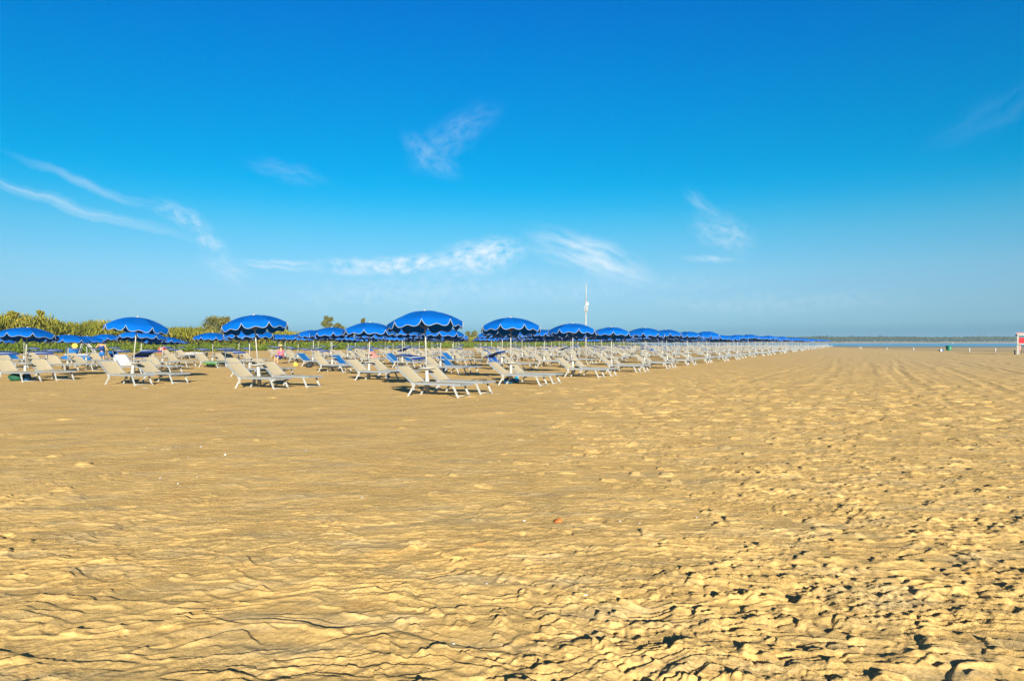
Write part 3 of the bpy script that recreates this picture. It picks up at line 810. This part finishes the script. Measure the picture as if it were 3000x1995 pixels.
def cover():
    g = np.random.default_rng(8); N = 60000
    t = -25 + (g.uniform(0, 1, N) ** 1.2) * 340; p = g.uniform(89, 99.5, N)
    edge = 90 + 1.5 * perlin(t * .12, t * 0)
    k = p > edge; t, p = t[k], p[k]; n = len(t)
    h = (.5 + .75 * np.clip((p - 90) / 6, 0, 1)) * (1 + .3 * fbm(t * .3, p * .3, 2))
    z = h * g.uniform(0, 1, n) ** .6
    v, f = leaf_cloud(np.column_stack([line_pt(t, p), z - .15]), .30, .5, .7, 9)
    ob = bpy.data.objects.new('ground_cover', np_mesh('ground_cover', v, f, M_COVER)); COL.objects.link(ob)
    tag(ob, 'low bright green ground cover between the last umbrellas and the reeds', 'ground cover', None, 'stuff')
reeds(); cover()
def tree(name, px, p, top, bottom, wpx, label, cat, seed, sparse=1.0, mt=None):
    hg = 1.244 * (2530 - px) / p * 1.0
    z = CH * F / hg; ppm = F / z; x = (px - 1500) / F * z
    H = CH + (HY - top) / ppm; B = CH + (HY - bottom) / ppm; W = wpx / ppm / 2
    root = empty(name, (x, z, 0)); g = np.random.default_rng(seed)
    tr = MB().tube([(0, 0, -.2), (.1, 0, B * .5), (.0, .05, (B + H) / 2)], .14, 6, r2=.05)
    for k in range(5):
        a = g.uniform(0, 6.28); zz = B * .6 + k * (H - B) * .12
        tr.tube([(.03, 0, zz), (W * .6 * math.cos(a), W * .6 * math.sin(a), zz + (H - B) * .45)], .05, 5, r2=.02)
    tr.build('trunk', M_TRUNK, root)
    pts = []
    for k in range(int(16 * sparse) + 5):
        a = g.uniform(0, 6.28); zz = g.uniform(-.95, .9); rr = W * math.sqrt(max(0, 1 - zz * zz)) * g.uniform(.3, .95)
        c = np.array([rr * math.cos(a), rr * math.sin(a), (B + H) / 2 + zz * (H - B) / 2 * .85])
        m_ = int(g.uniform(60, 190)); pts.append(c + g.normal(size=(m_, 3)) * np.array([W * .17, W * .17, (H - B) * .07]))
    v, f = leaf_cloud(np.concatenate(pts), .28, .4, .3, seed)
    o = bpy.data.objects.new('crown', np_mesh('crown', v, f, mt or M_TREE)); COL.objects.link(o); o.parent = root
    tag(root, label, cat)
    return root
tree('bushy_tree', 636, 101, 926, 985, 74, 'grey green bushy tree rising above the reeds behind the leaning umbrella', 'tree', 4, 2.2)
tree('small_tree', 960, 106, 926, 962, 30, 'small round lone tree standing above the reeds, sky all round its crown', 'tree', 5, .9)
tree('bushy_tree', 990, 104, 946, 975, 34, 'low dark bush just right of the lone small tree', 'tree', 6, 1.0)
tree('bushy_tree', 1062, 106, 931, 966, 12, 'thin spindly treetop just left of the umbrella with sky behind it', 'tree', 16, .2)
tree('bushy_tree', 1374, 106, 972, 992, 22, 'small bush left of the pair between the corner umbrella and its neighbour', 'tree', 7, .8)
tree('bushy_tree', 1390, 108, 968, 992, 18, 'taller pointed bush between the corner umbrella and its neighbour', 'tree', 8, .7)
tree('bushy_tree', 690, 103, 944, 985, 50, 'olive bush right of the grey green tree, half hidden by an umbrella', 'tree', 9, 1.2)
tree('slender_tree', 117, 103, 908, 940, 16, 'sparse pale tree sticking up from the left reeds', 'tree', 10, .2, M_REED)
tree('slender_tree', 35, 103, 911, 945, 34, 'rounded treetop at the far left edge above the reeds', 'tree', 12, .8, M_REED)

# ------------------------------------------------------------------ water, far shore, forest
M_WATER = bpy.data.materials.new('sea_water'); M_WATER.use_nodes = True
_b = M_WATER.node_tree.nodes['Principled BSDF']; _b.inputs['Base Color'].default_value = (.02, .11, .22, 1); _b.inputs['Roughness'].default_value = .18
_n = M_WATER.node_tree.nodes.new('ShaderNodeTexNoise'); _n.inputs['Scale'].default_value = .7; _n.inputs['Detail'].default_value = 4
_g = M_WATER.node_tree.nodes.new('ShaderNodeNewGeometry'); M_WATER.node_tree.links.new(_g.outputs['Position'], _n.inputs['Vector'])
_u = M_WATER.node_tree.nodes.new('ShaderNodeBump'); _u.inputs['Strength'].default_value = .5; _u.inputs['Distance'].default_value = .4
M_WATER.node_tree.links.new(_n.outputs['Fac'], _u.inputs['Height']); M_WATER.node_tree.links.new(_u.outputs[0], _b.inputs['Normal'])
shore = []
for k in range(60):
    x = 60 + k * 12.0
    y = 231 + 2.0 * math.sin(x * .05) + (max(0, 100 - x) / 30) ** 2 * 60 - .012 * max(0, x - 160) * 10
    y += 34 * float(np.clip((150 - x) / 32, 0, 1))
    shore.append((x, y))
wv = [(a, b, .022) for a, b in shore] + [(1500, 150, .022), (1500, 1176, .022), (-300, 1176, .022), (-300, 600, .022)]
me = bpy.data.meshes.new('sea'); me.from_pydata(wv, [], [tuple(range(len(wv)))]); me.materials.append(M_WATER)
sea = bpy.data.objects.new('sea', me); COL.objects.link(sea); tag(sea, kind='structure')
# far beach and dune
M_FARB = mat('far_beach_sand', (.34, .28, .18), .95, noise=.15, nscale=.02)
g_ = np.random.default_rng(2)
xs = np.linspace(-1700, 2600, 260); ys = [1140, 1165, 1200, 1240, 1300, 1420, 1900]; zs = [-.4, .15, .8, 1.6, 2.8, 3.5, 3.5]
T, P_ = np.meshgrid(xs, np.arange(7)); T = T.ravel(); P_ = P_.ravel().astype(int)
fv = np.column_stack([T, np.array(ys)[P_] + 14 * perlin(T * .01, P_ * .5), np.array(zs)[P_] + .5 * perlin(T * .02, P_ * 1.3) * (P_ > 1)])
i, j = np.meshgrid(np.arange(6), np.arange(259), indexing='ij'); q = np.stack([i * 260 + j, i * 260 + j + 1, (i + 1) * 260 + j + 1, (i + 1) * 260 + j], -1).reshape(-1, 4)
fb = bpy.data.objects.new('far_shore', np_mesh('far_shore', fv, q, M_FARB)); COL.objects.link(fb); tag(fb, kind='structure')
def forest():
    g = np.random.default_rng(31); N = 52000
    x = g.uniform(150, 2200, N); d = g.uniform(0, 60, N) ** 1.0
    y = 1262 + d + 10 * perlin(x * .01, x * 0)
    hh = (8.2 + 1.6 * fbm(x * .012, d * .02, 3) + 1.4 * perlin(x * .09, d * .12)) * sstep(150, 420, x) * np.clip(.55 + d / 25, 0, 1)
    z = 1.8 + hh * g.uniform(0, 1, N) ** .5
    v, f = leaf_cloud(np.column_stack([x, y, z]), 2.0, .8, .5, 33)
    ob = bpy.data.objects.new('far_forest', np_mesh('far_forest', v, f, M_FOR)); COL.objects.link(ob)
    tag(ob, 'low blue green forest along the far shore', 'forest', None, 'stuff')
forest()

# ------------------------------------------------------------------ things on the open sand
def white_post(px, py, hpx, label):
    x, y = ground(px, py); H = hpx * y / F
    r = empty('marker_post', (x, y, 0))
    MB().lathe([(.095, -.05), (.09, H * .55), (.085, H - .04), (.06, H)], 12).build('post', M_WHT, r)
    MB().lathe([(.05, H + .002), (.045, H + .03), (.02, H + .045)], 8).build('cap', M_ALU, r)
    tag(r, label, 'post', 'white posts across the open sand')
white_post(2519, 1022, 5.5, 'farthest white post, left one of the close pair past the loungers')
white_post(2523, 1022.2, 5.5, 'right one of the close pair of white posts past the loungers')
white_post(2598, 1025, 6.5, 'white post next right of the close pair on the open sand')
white_post(2676, 1027.5, 9, 'white post in the middle, left of the two low bags')
white_post(2840, 1032, 12, 'white post right of the green bin')
white_post(2916, 1031.5, 11.5, 'white post nearest the lifeguard tower')

# green bin
x, y = ground(2779, 1026.5)
r = empty('rubbish_bin', (x, y, 0), .3)
MB().add([(sx * a, sy * a, z) for z, a in ((0, .26), (.72, .33)) for sx, sy in ((-1, -1), (1, -1), (1, 1), (-1, 1))],
         [(0, 3, 2, 1), (0, 1, 5, 4), (1, 2, 6, 5), (2, 3, 7, 6), (3, 0, 4, 7), (4, 5, 6, 7)]).build('body', mat('green_plastic', (.0, .14, .08), .5), r)
MB().box((0, 0, .75), (.72, .72, .06)).box((0, -.05, .80), (.5, .5, .05)).build('lid', mat('dark_green_plastic', (.0, .10, .06), .5), r)
MB().box((.05, -.325, .38), (.18, .02, .2), rot=Matrix.Rotation(-.09, 3, 'X')).build('sticker', M_WHT, r)
tag(r, 'dark green rubbish bin with a lid standing near the water', 'bin')

def bag(name, px, py, wpx, hpx, m, label, cat='bag', seed=1, handles=True, strapm=None):
    x, y = ground(px, py); s = y / F; W = wpx * s / 2; H = hpx * s
    r = empty(name, (x, y, 0), .2)
    b = MB().blob((0, 0, H * .45), (W, W * .6, H * .5), 0, 9, .10, seed)
    b.v = [(a, c, max(d, 0)) for a, c, d in b.v]
    b.build('body', m, r)
    if handles:
        h = MB()
        for sy in (-1, 1):
            h.tube([(W * .45 * math.cos(t), sy * W * .2, H * .82 + H * .28 * math.sin(t)) for t in np.linspace(0, math.pi, 8)], max(.012, H * .03), 5)
        h.build('handle', strapm or m, r)
    tag(r, label, cat); return r
bag('beach_bag', 2753, 1029.6, 7, 6, M_BLACK, 'small black bag lying left of a white one on the open sand', seed=3)
bag('beach_bag', 2757.5, 1029.8, 6, 7.5, M_TOWELW, 'small white bag between two dark ones on the open sand', seed=4)
bag('beach_bag', 2762, 1029.5, 6, 7, M_BAGB, 'small dark blue bag right of the white one on the open sand', seed=5)
bag('beach_bag', 46, 1116, 40, 24, M_GREEN, 'green bag under the lounger at the left edge', seed=6)
bag('beach_bag', 78, 1115, 26, 22, M_BAGB, 'dark blue bag beside the green bag under the left lounger', seed=16)
bag('beach_bag', 1492, 1124, 34, 20, M_BAGB, 'large blue bag under the second umbrella of the seaward row', seed=7)
bag('beach_bag', 1513, 1122, 18, 18, M_TEAL, 'smaller teal bag behind the large blue one', seed=8)
bag('beach_bag', 905, 1077, 21, 14, M_BLACK, 'black bag on the sand behind two cream loungers', seed=9)
bag('beach_bag', 866, 1073, 14, 11, M_YEL, 'yellow bag on the sand beside the black one', seed=10)
bag('beach_bag', 618, 1074, 24, 14, M_GREEN, 'dark green bag under the lounger with a green towel', seed=12)
bag('beach_bag', 1136, 1107, 14, 9, M_BAGB, 'dark blue bag in the shade between the corner loungers and those behind', seed=13)
# teal bucket
x, y = ground(1304, 1089); r = empty('bucket', (x, y, 0))
MB().lathe([(.10, 0), (.115, .02), (.15, .25), (.157, .255), (.157, .27), (.145, .27), (.105, .03)], 20).build('body', M_TEAL, r)
MB().tube([(.15 * math.cos(t), 0, .25 + .10 * math.sin(t)) for t in np.linspace(0, math.pi, 10)], .006, 5).build('handle', M_ALU, r)
tag(r, 'teal bucket beside the pole behind the corner umbrella', 'bucket')

# lifeguard tower
def tower():
    x, y = ground(2969, 1038.5); s = y / F
    r = empty('lifeguard_tower', (x + .3, y - .3, 0), R(-37))
    W = 23 * s; Dp = 1.3; H = 61 * s
    for a in (0, 1):
        for b in (0, 1):
            MB().bar((a * W, b * Dp, -.1), (a * W, b * Dp, H), .17, .17, up=(1, 0, 0)).build('post', M_WHT, r)
    MB().box((W / 2, Dp / 2, H + .05), (W + .3, Dp + .3, .10)).build('roof', mat('pale_red_roof', (.50, .20, .20), .6), r)
    MB().box((W / 2, -.10, H - .12), (W + .10, .05, .22)).box((W / 2, Dp + .10, H - .12), (W + .10, .05, .22)).build('fascia', M_WHT, r)
    pl = MB()
    for k in range(6): pl.box((W / 2, k * .21 + .12, H - 29.5 * s), (W - .01, .2, .05))
    pl.build('platform', M_WHT, r)
    MB().box((W / 2, -.10, H - 30.5 * s), (W + .1, .05, .16)).build('platform_edge', M_WHT, r)
    MB().box((W / 2, -.06, H - 20.5 * s), (W - .18, .04, 15 * s)).build('front_board', M_RED, r)
    MB().box((0, Dp / 2, H - 20.5 * s), (.04, Dp - .2, 13 * s)).box((W, Dp / 2, H - 20.5 * s), (.04, Dp - .2, 13 * s)).build('side_board', M_RED, r)
    l = MB()
    for a in (.3, .75): l.bar((a * W, Dp + .75, 0), (a * W, Dp + .12, H - 31 * s), .05, .05)
    for k in range(5): l.bar((.3 * W, Dp + .75 - .12 * k, .25 + .25 * k), (.75 * W, Dp + .75 - .12 * k, .25 + .25 * k), .04, .04)
    l.build('ladder', M_WHT, r)
    lp = MB().box((-.16, .1, H - .20), (.14, .2, .2)); lp.build('loudspeaker', M_BLACK, r)
    for wx in (-.28, W - .22, W + .10):
        wh = MB().tube([(wx - .07, .05, .26), (wx + .07, .05, .26)], .26, 18).build('wheel', M_BLACK, r)
        MB().tube([(wx - .09, .05, .26), (wx + .09, .05, .26)], .10, 10).build('hub', M_ALU, wh)
    MB().tube([(-.3, .05, .26), (W + .2, .05, .26)], .03, 6).build('axle', M_ALU, r)
    tag(r, 'white wooden lifeguard tower with a red front board at the right edge', 'lifeguard tower')
    x2, y2 = ground(2992, 1037.5)
tower()
x, y = ground(2990.5, 1037)
r = empty('rescue_float', (x, y + .2, 0))
MB().lathe([(.02, .35), (.10, .42), (.12, .7), (.10, .98), (.02, 1.05)], 10).build('float', mat('faded_red_float', (.55, .16, .14), .6), r)
MB().tube([(0, .0, -.02), (0, 0, .36)], .03, 6).build('stake', M_WHT, r)
tag(r, 'faded red rescue float on a stake below the lifeguard tower', 'rescue float')

# small boats far out
for px, py, wp, lab in ((2791, 1006.0, 6, 'small white boat on the water above the green bin'), (2932, 1005.2, 5, 'tiny white boat on the far water left of the lifeguard tower'),
                        (2951, 1006.2, 4, 'tiniest white boat on the water right beside the lifeguard tower')):
    y = CH * F / (py - HY); x = (px - 1500) / F * y; s = y / F * wp
    r = empty('small_boat', (x, y, .02), .2)
    hl = [(-.5, -.16), (.15, -.17), (.5, 0), (.15, .17), (-.5, .16)]
    MB().add([(a * s * .85, b * s, 0) for a, b in hl] + [(a * s, b * s * 1.2, s * .2) for a, b in hl],
             [(4, 3, 2, 1, 0), (5, 6, 7, 8, 9)] + [(i, (i + 1) % 5, 5 + (i + 1) % 5, 5 + i) for i in range(5)]).build('hull', M_WHT, r)
    MB().box((-.05 * s, 0, .27 * s), (.3 * s, .2 * s, .13 * s)).build('cabin', M_WHT, r)
    tag(r, lab, 'boat')

# mast with loudspeaker and box
def mast():
    y = 62.0; x = (1716.5 - 1500) / F * y; s = y / F
    r = empty('antenna_mast', (x, y, 0))
    def Z(py): return CH + (HY - py) * s
    MB().tube([(0, 0, -.2), (0, 0, Z(880))], .055, 10).build('pole', M_WHT, r)
    MB().tube([(.02, 0, Z(882)), (.02, 0, Z(832))], .042, 10, r2=.035).build('antenna', M_WHT, r)
    MB().tube([(-.045, -.03, Z(916)), (-.045, -.03, Z(880))], .03, 8).build('cable', M_RIB, r)
    MB().box((.11, -.02, Z(890.5)), (.22, .16, 9.5 * s)).build('box', M_WHT, r)
    MB().tube([(.085, -.05, Z(915.5)), (.085, -.05, Z(896))], .07, 10).build('canister', M_WHT, r)
    MB().box((-.13, 0, Z(900)), (.05, .05, .16)).box((-.13, 0, Z(908)), (.05, .05, .2)).build('bracket', M_ALU, r)
    tag(r, 'tall thin white mast with a box and antenna rising behind the umbrellas', 'mast')
mast()

# boat hull drawn up on the sand
def rowboat():
    x, y = ground(561, 1048); s = y / F; Lh = 82 * s; H = 15 * s
    r = empty('beached_boat', (x, y, 0), R(-6))
    n = 14; vs = []
    for i in range(n + 1):
        t = i / n; hw = .62 * math.sin(min(1, t * 1.6 + .12) * math.pi / 2) * (1 if t > .6 else 1); hw = .62 * (1 - (1 - t) ** 2.6) if t < 1 else .62
        sh = H * (.85 + .15 * t) if t > .35 else H * (.35 + t / .35 * .60)
        for k, (a, b) in enumerate(((-1, 1), (-.85, .45), (-.5, .06), (0, 0), (.5, .06), (.85, .45), (1, 1))):
            vs.append(((t - .5) * Lh, a * hw, b * sh + (0.1 * (1 - t))))
    fs = [(i * 7 + k, i * 7 + k + 1, (i + 1) * 7 + k + 1, (i + 1) * 7 + k) for i in range(n) for k in range(6)]
    fs += [(i * 7, (i + 1) * 7, (i + 1) * 7 + 6, i * 7 + 6) for i in range(n)] + [tuple(n * 7 + k for k in range(7))]
    MB().add(vs, fs, 0, True).build('hull', M_WHT, r)
    MB().box((.1 * Lh, 0, H + .03), (.12, 1.1, .05)).box((.32 * Lh, 0, H + .03), (.12, 1.1, .05)).build('thwart', M_WHT, r)
    tag(r, 'white boat hull drawn up on the sand beyond the left loungers', 'boat')
rowboat()
# pedal boat with slide
def pedalo():
    x, y = ground(238, 1056); s = y / F
    r = empty('pedal_boat', (x, y, 0), R(12))
    for sy in (-.45, .45):
        MB().blob((0, sy, .22), (1.3, .26, .24), 0, 8, .02, 2).build('float', M_BLUEF, r)
    MB().box((0, 0, .46), (1.9, 1.15, .08)).build('deck', M_WHT, r)
    MB().blob((-.55, 0, .72), (.42, .45, .34), 0, 8, .03, 5).build('seat', M_BLUEF, r)
    sl = MB()
    pts = [(.15 + .9 * t, 1.42 - 1.0 * t ** 1.5 - .05 * math.sin(3 * t)) for t in np.linspace(0, 1, 10)]
    vs = []
    for a, b in pts: vs += [(a, -.24, b + .12), (a, -.22, b), (a, .22, b), (a, .24, b + .12)]
    sl.add(vs, [(i * 4 + k, i * 4 + k + 1, (i + 1) * 4 + k + 1, (i + 1) * 4 + k) for i in range(9) for k in range(3)], 0, True)
    sl.build('slide', M_WHT, r)
    ld = MB()
    for sy in (-.2, .2): ld.tube([(-.12, sy, .5), (.15, sy, 1.5)], .03, 6)
    for k in range(4): ld.tube([(-.07 + .06 * k, -.2, .7 + .2 * k), (-.07 + .06 * k, .2, .7 + .2 * k)], .02, 5)
    ld.build('ladder', M_WHT, r)
    fl = MB()
    for k in range(6):
        a = k * math.pi / 3; fl.blob((-.35 + .13 * math.cos(a), -.30, 1.12 + .13 * math.sin(a)), (.09, .04, .09), 0, 5, 0)
    fl.blob((-.35, -.33, 1.12), (.07, .04, .07), 0, 5, 0); fl.tube([(-.35, -.28, .5), (-.35, -.28, 1.1)], .015, 5)
    fl.build('flower_ornament', M_YEL, r)
    tag(r, 'blue and white pedal boat with a white slide and a yellow flower', 'pedal boat')
pedalo()
# dome tent
x, y = ground(477, 1033); s = y / F; r = empty('dome_tent', (x, y, 0))
dm = MB(); pr = [(15 * s * math.cos(t), 18.5 * s * math.sin(t)) for t in np.linspace(0, math.pi / 2, 8)]; dm.lathe([(max(a, .01), b) for a, b in pr], 14); dm.build('tent_cloth', M_ORANGE, r)
MB().tube([(17 * s * math.cos(t) * .9, -.05, 19 * s * math.sin(t)) for t in np.linspace(0, math.pi, 14)], .035, 5).tube([(0, -15.4 * s * math.cos(t), 18.8 * s * math.sin(t)) for t in np.linspace(.1, math.pi / 2, 9)], .09, 5).build('tent_pole', M_WHT, r)
tag(r, 'red and white dome tent in front of the green ground cover', 'tent')


# ------------------------------------------------------------------ towels, litter and people

LPOS = {(n, j, sd_): (x, y, rz, v) for _, n, j, sd_, x, y, rz, v in lounge}
def lay_towel(key, where, m, label):
    x, y, rz, v = LPOS[key]; a = R(VAR[v[0]][0]); n = 8; vs = []
    if where == 'seat': p, q = Vector((X0 + .25, 0, SZ + .035)), Vector((X1 - .15, 0, SZ + .03))
    else: p, q = Vector((X0 - .02, 0, SZ + .06)), Vector((X0 - .64 * math.cos(a), 0, SZ + .64 * math.sin(a) + .05))
    for i in range(n + 1):
        e = p.lerp(q, i / n)
        for j in range(n + 1):
            u = j / n * 2 - 1; edge = max(0, abs(u) - .8) / .2
            vs.append((e.x + .01 * math.sin(j * 2.1 + i), u * .36 - math.copysign(.02 * edge, u), e.z - .16 * edge ** 1.5 + .008 * math.sin(i * 2.3 + j * 1.7)))
    k = n + 1; mb = MB().add(vs, [(i * k + j, i * k + j + 1, (i + 1) * k + j + 1, (i + 1) * k + j) for i in range(n) for j in range(n)], 0, True)
    o = mb.build('beach_towel', m, None, (x, y, 0)); o.rotation_euler = (0, 0, rz); tag(o, label, 'towel', 'towels on the loungers')
lay_towel((2, 3, -1), 'seat', M_TOWELG, 'green patterned towel spread over a lounger left of the leaning umbrella')
lay_towel((1, 3, -1), 'back', M_TOWELW, 'white towel over the backrest of a lounger behind the left front ones')
lay_towel((3, 2, -1), 'back', M_BLUEF, 'blue towel over a backrest beside the person in pink')
lay_towel((4, 3, 1), 'back', mat('salmon_towel', (.55, .22, .18), .9, noise=.2), 'salmon pink towel on a backrest deep among the loungers')
lay_towel((3, 1, -1), 'back', mat('deep_blue_towel', (.003, .06, .25), .9), 'deep blue towel on a backrest behind the second seaward umbrella')
SH = [(588, 1310), (553, 1341), (660, 1334), (578, 1400), (522, 1418), (470, 1402), (1060, 1462), (1536, 1530), (1816, 1534), (1872, 1540), (1716, 1748),
      (2042, 1522), (2190, 2005), (2958, 1462), (430, 1257), (2272, 1281), (1328, 1880), (664, 1628), (1425, 1716), (895, 1325)]
for k, (px, py) in enumerate(SH):
    if py > 1990: continue
    x, y = ground(px, py); r_ = random.Random(k); q = r_.uniform(.010, .018) * (y / 6) ** .6
    mb = MB(); vs = []
    for i in range(5):
        for j in range(9):
            a = -.9 + 1.8 * j / 8; d = q * 1.6 * i / 4
            vs.append((d * math.sin(a), d * math.cos(a) - q * .8, q * .7 * math.sin(math.pi * min(1, i / 4) * .9 + .1) + .0015 * (j % 2)))
    mb.add(vs, [(i * 9 + j, i * 9 + j + 1, (i + 1) * 9 + j + 1, (i + 1) * 9 + j) for i in range(4) for j in range(8)], 0, True)
    z = float(sand_height(np.array([x]), np.array([y]))[0])
    o = mb.build('shell_fragment', M_SHELL, None, (x, y, z - .001)); o.rotation_euler = (r_.uniform(-.2, .5), 0, r_.uniform(0, 6))
    tag(o, 'tiny white shell fragment lying on the bare sand', 'shell', 'white shell fragments')
x, y = ground(1637, 1536)
z = float(sand_height(np.array([x]), np.array([y]))[0])
o = MB().blob((0, 0, .012), (.026, .018, .016), 0, 8, .25, 4).blob((-.02, .006, .008), (.016, .012, .010), 0, 6, .2, 9).build('orange_stone', mat('orange_stone', (.50, .13, .03), .7, noise=.3, nscale=40), None, (x, y, z))
tag(o, 'small orange stone lying alone on the sand', 'stone')
x, y = ground(424, 1138.5); z = float(sand_height(np.array([x]), np.array([y]))[0])
o = MB().tube([(-.09, 0, .01), (0, .004, .016), (.09, 0, .01)], .008, 6).build('pale_stick', M_WHT, None, (x, y, z)); tag(o, 'pale stick lying on the sand in front of the left loungers', 'stick')

def person(loc, rz, J, bones, hair_col, clothes, label, hat=None):
    """J: joint -> (co, radius); one skinned body, clothing meshes as children"""
    root = empty('person', loc, rz)
    names = list(J); bm = bmesh.new(); lay = bm.verts.layers.skin.verify(); V = {}
    for n in names:
        v = bm.verts.new(J[n][0]); rr = J[n][1]; v[lay].radius = (rr, rr); V[n] = v
    V[names[0]][lay].use_root = True
    for a, b in bones: bm.edges.new((V[a], V[b]))
    me = bpy.data.meshes.new('body'); bm.to_mesh(me); bm.free(); me.materials.append(M_SKIN)
    o = bpy.data.objects.new('body', me); COL.objects.link(o); o.parent = root
    m = o.modifiers.new('skin', 'SKIN'); m.use_smooth_shade = True
    m = o.modifiers.new('sub', 'SUBSURF'); m.levels = 1; m.render_levels = 1
    hd = Vector(J['head'][0]); hr = J['head'][1]
    MB().blob((hd.x, hd.y + .02, hd.z + .02), (hr * 1.15, hr * 1.2, hr * 1.15), 0, 8, .04).build('hair', hair_col, root)
    for nm, pts, r0, r1, mt in clothes:
        mb = MB()
        for pp in pts: mb.tube([J[q][0] for q in pp], r0, 10, r2=r1)
        mb.build(nm, mt, root)
    if hat:
        kind, mt = hat
        MB().lathe([(hr * 1.22, .0), (hr * 1.15, .07), (hr * .7, .11), (.02, .12)], 14, c=(hd.x, hd.y, hd.z + .06)).lathe([(hr * (2.3 if kind == 'brim' else 1.3), .0), (hr * (2.3 if kind == 'brim' else 1.3), .012)], 16, c=(hd.x, hd.y - (.0 if kind == 'brim' else .05), hd.z + .06)).build('hat', mt, root)
    tag(root, label, 'person'); return root
BON = [('hip', 'chest'), ('chest', 'neck'), ('neck', 'head'), ('chest', 'ls'), ('ls', 'le'), ('le', 'lh'), ('chest', 'rs'), ('rs', 're'), ('re', 'rh'),
       ('hip', 'lk'), ('lk', 'lf'), ('lf', 'lt'), ('hip', 'rk'), ('rk', 'rf'), ('rf', 'rt')]
# woman sitting sideways on a lounger
J1 = {'hip': ((0, 0, .46), .13), 'chest': ((0, -.03, .80), .12), 'neck': ((0, -.03, .96), .05), 'head': ((0, -.05, 1.10), .09), 'ls': ((-.17, -.03, .90), .05),
      'le': ((-.22, -.10, .66), .038), 'lh': ((-.16, -.30, .55), .03), 'rs': ((.17, -.03, .90), .05), 're': ((.24, -.08, .66), .038), 'rh': ((.16, -.30, .56), .03),
      'lk': ((-.12, -.42, .48), .065), 'lf': ((-.13, -.44, .06), .04), 'lt': ((-.14, -.60, .03), .03), 'rk': ((.12, -.42, .48), .065), 'rf': ((.14, -.46, .06), .04), 'rt': ((.15, -.62, .03), .03)}
x, y = ground(824, 1066)
person((x, y, 0), -.5, J1, BON, M_HAIR, [('top', [('hip', 'chest')], .16, .15, M_PINK), ('sleeve', [('ls', 'le')], .06, .05, M_PINK), ('sleeve', [('rs', 're')], .06, .05, M_PINK),
       ('shorts', [('lk', 'hip')], .075, .14, M_NAVY), ('shorts', [('rk', 'hip')], .075, .14, M_NAVY)], 'person in a pink top and straw hat sitting among the loungers', ('brim', M_STRAW))
# person in a red cap bending forward with arms spread down
J2 = {'hip': ((0, .10, .84), .13), 'chest': ((0, -.05, 1.18), .12), 'neck': ((0, -.12, 1.30), .05), 'head': ((0, -.16, 1.42), .09), 'ls': ((-.17, -.05, 1.24), .05),
      'le': ((-.34, -.12, 1.02), .04), 'lh': ((-.50, -.20, .82), .032), 'rs': ((.17, -.05, 1.24), .05), 're': ((.34, -.12, 1.02), .04), 'rh': ((.50, -.20, .84), .032),
      'lk': ((-.11, .0, .46), .06), 'lf': ((-.13, .05, .06), .04), 'lt': ((-.14, -.12, .03), .03), 'rk': ((.11, .0, .46), .06), 'rf': ((.13, .05, .06), .04), 'rt': ((.14, -.12, .03), .03)}
x, y = ground(298, 1063)
person((x, y, 0), .1, J2, BON, M_HAIR, [('shirt', [('hip', 'chest')], .16, .16, M_NAVY), ('shorts', [('lk', 'hip')], .09, .14, M_BLUEF), ('shorts', [('rk', 'hip')], .09, .14, M_BLUEF)],
       'person in a red cap with arms spread, standing behind the left loungers', ('cap', M_RED))

# ------------------------------------------------------------------ sea air
hz = MB().box((0, 1200, 7.0), (7000, 6000, 17.0)).build('haze', [], None)
mh = bpy.data.materials.new('sea_haze'); mh.use_nodes = True; nt = mh.node_tree; nt.nodes.clear()
o_ = nt.nodes.new('ShaderNodeOutputMaterial'); v_ = nt.nodes.new('ShaderNodeVolumePrincipled')
v_.inputs['Color'].default_value = (.62, .80, .95, 1); v_.inputs['Density'].default_value = .00018; v_.inputs['Anisotropy'].default_value = 0
nt.links.new(v_.outputs[0], o_.inputs['Volume']); hz.data.materials.append(mh); tag(hz, kind='stuff')
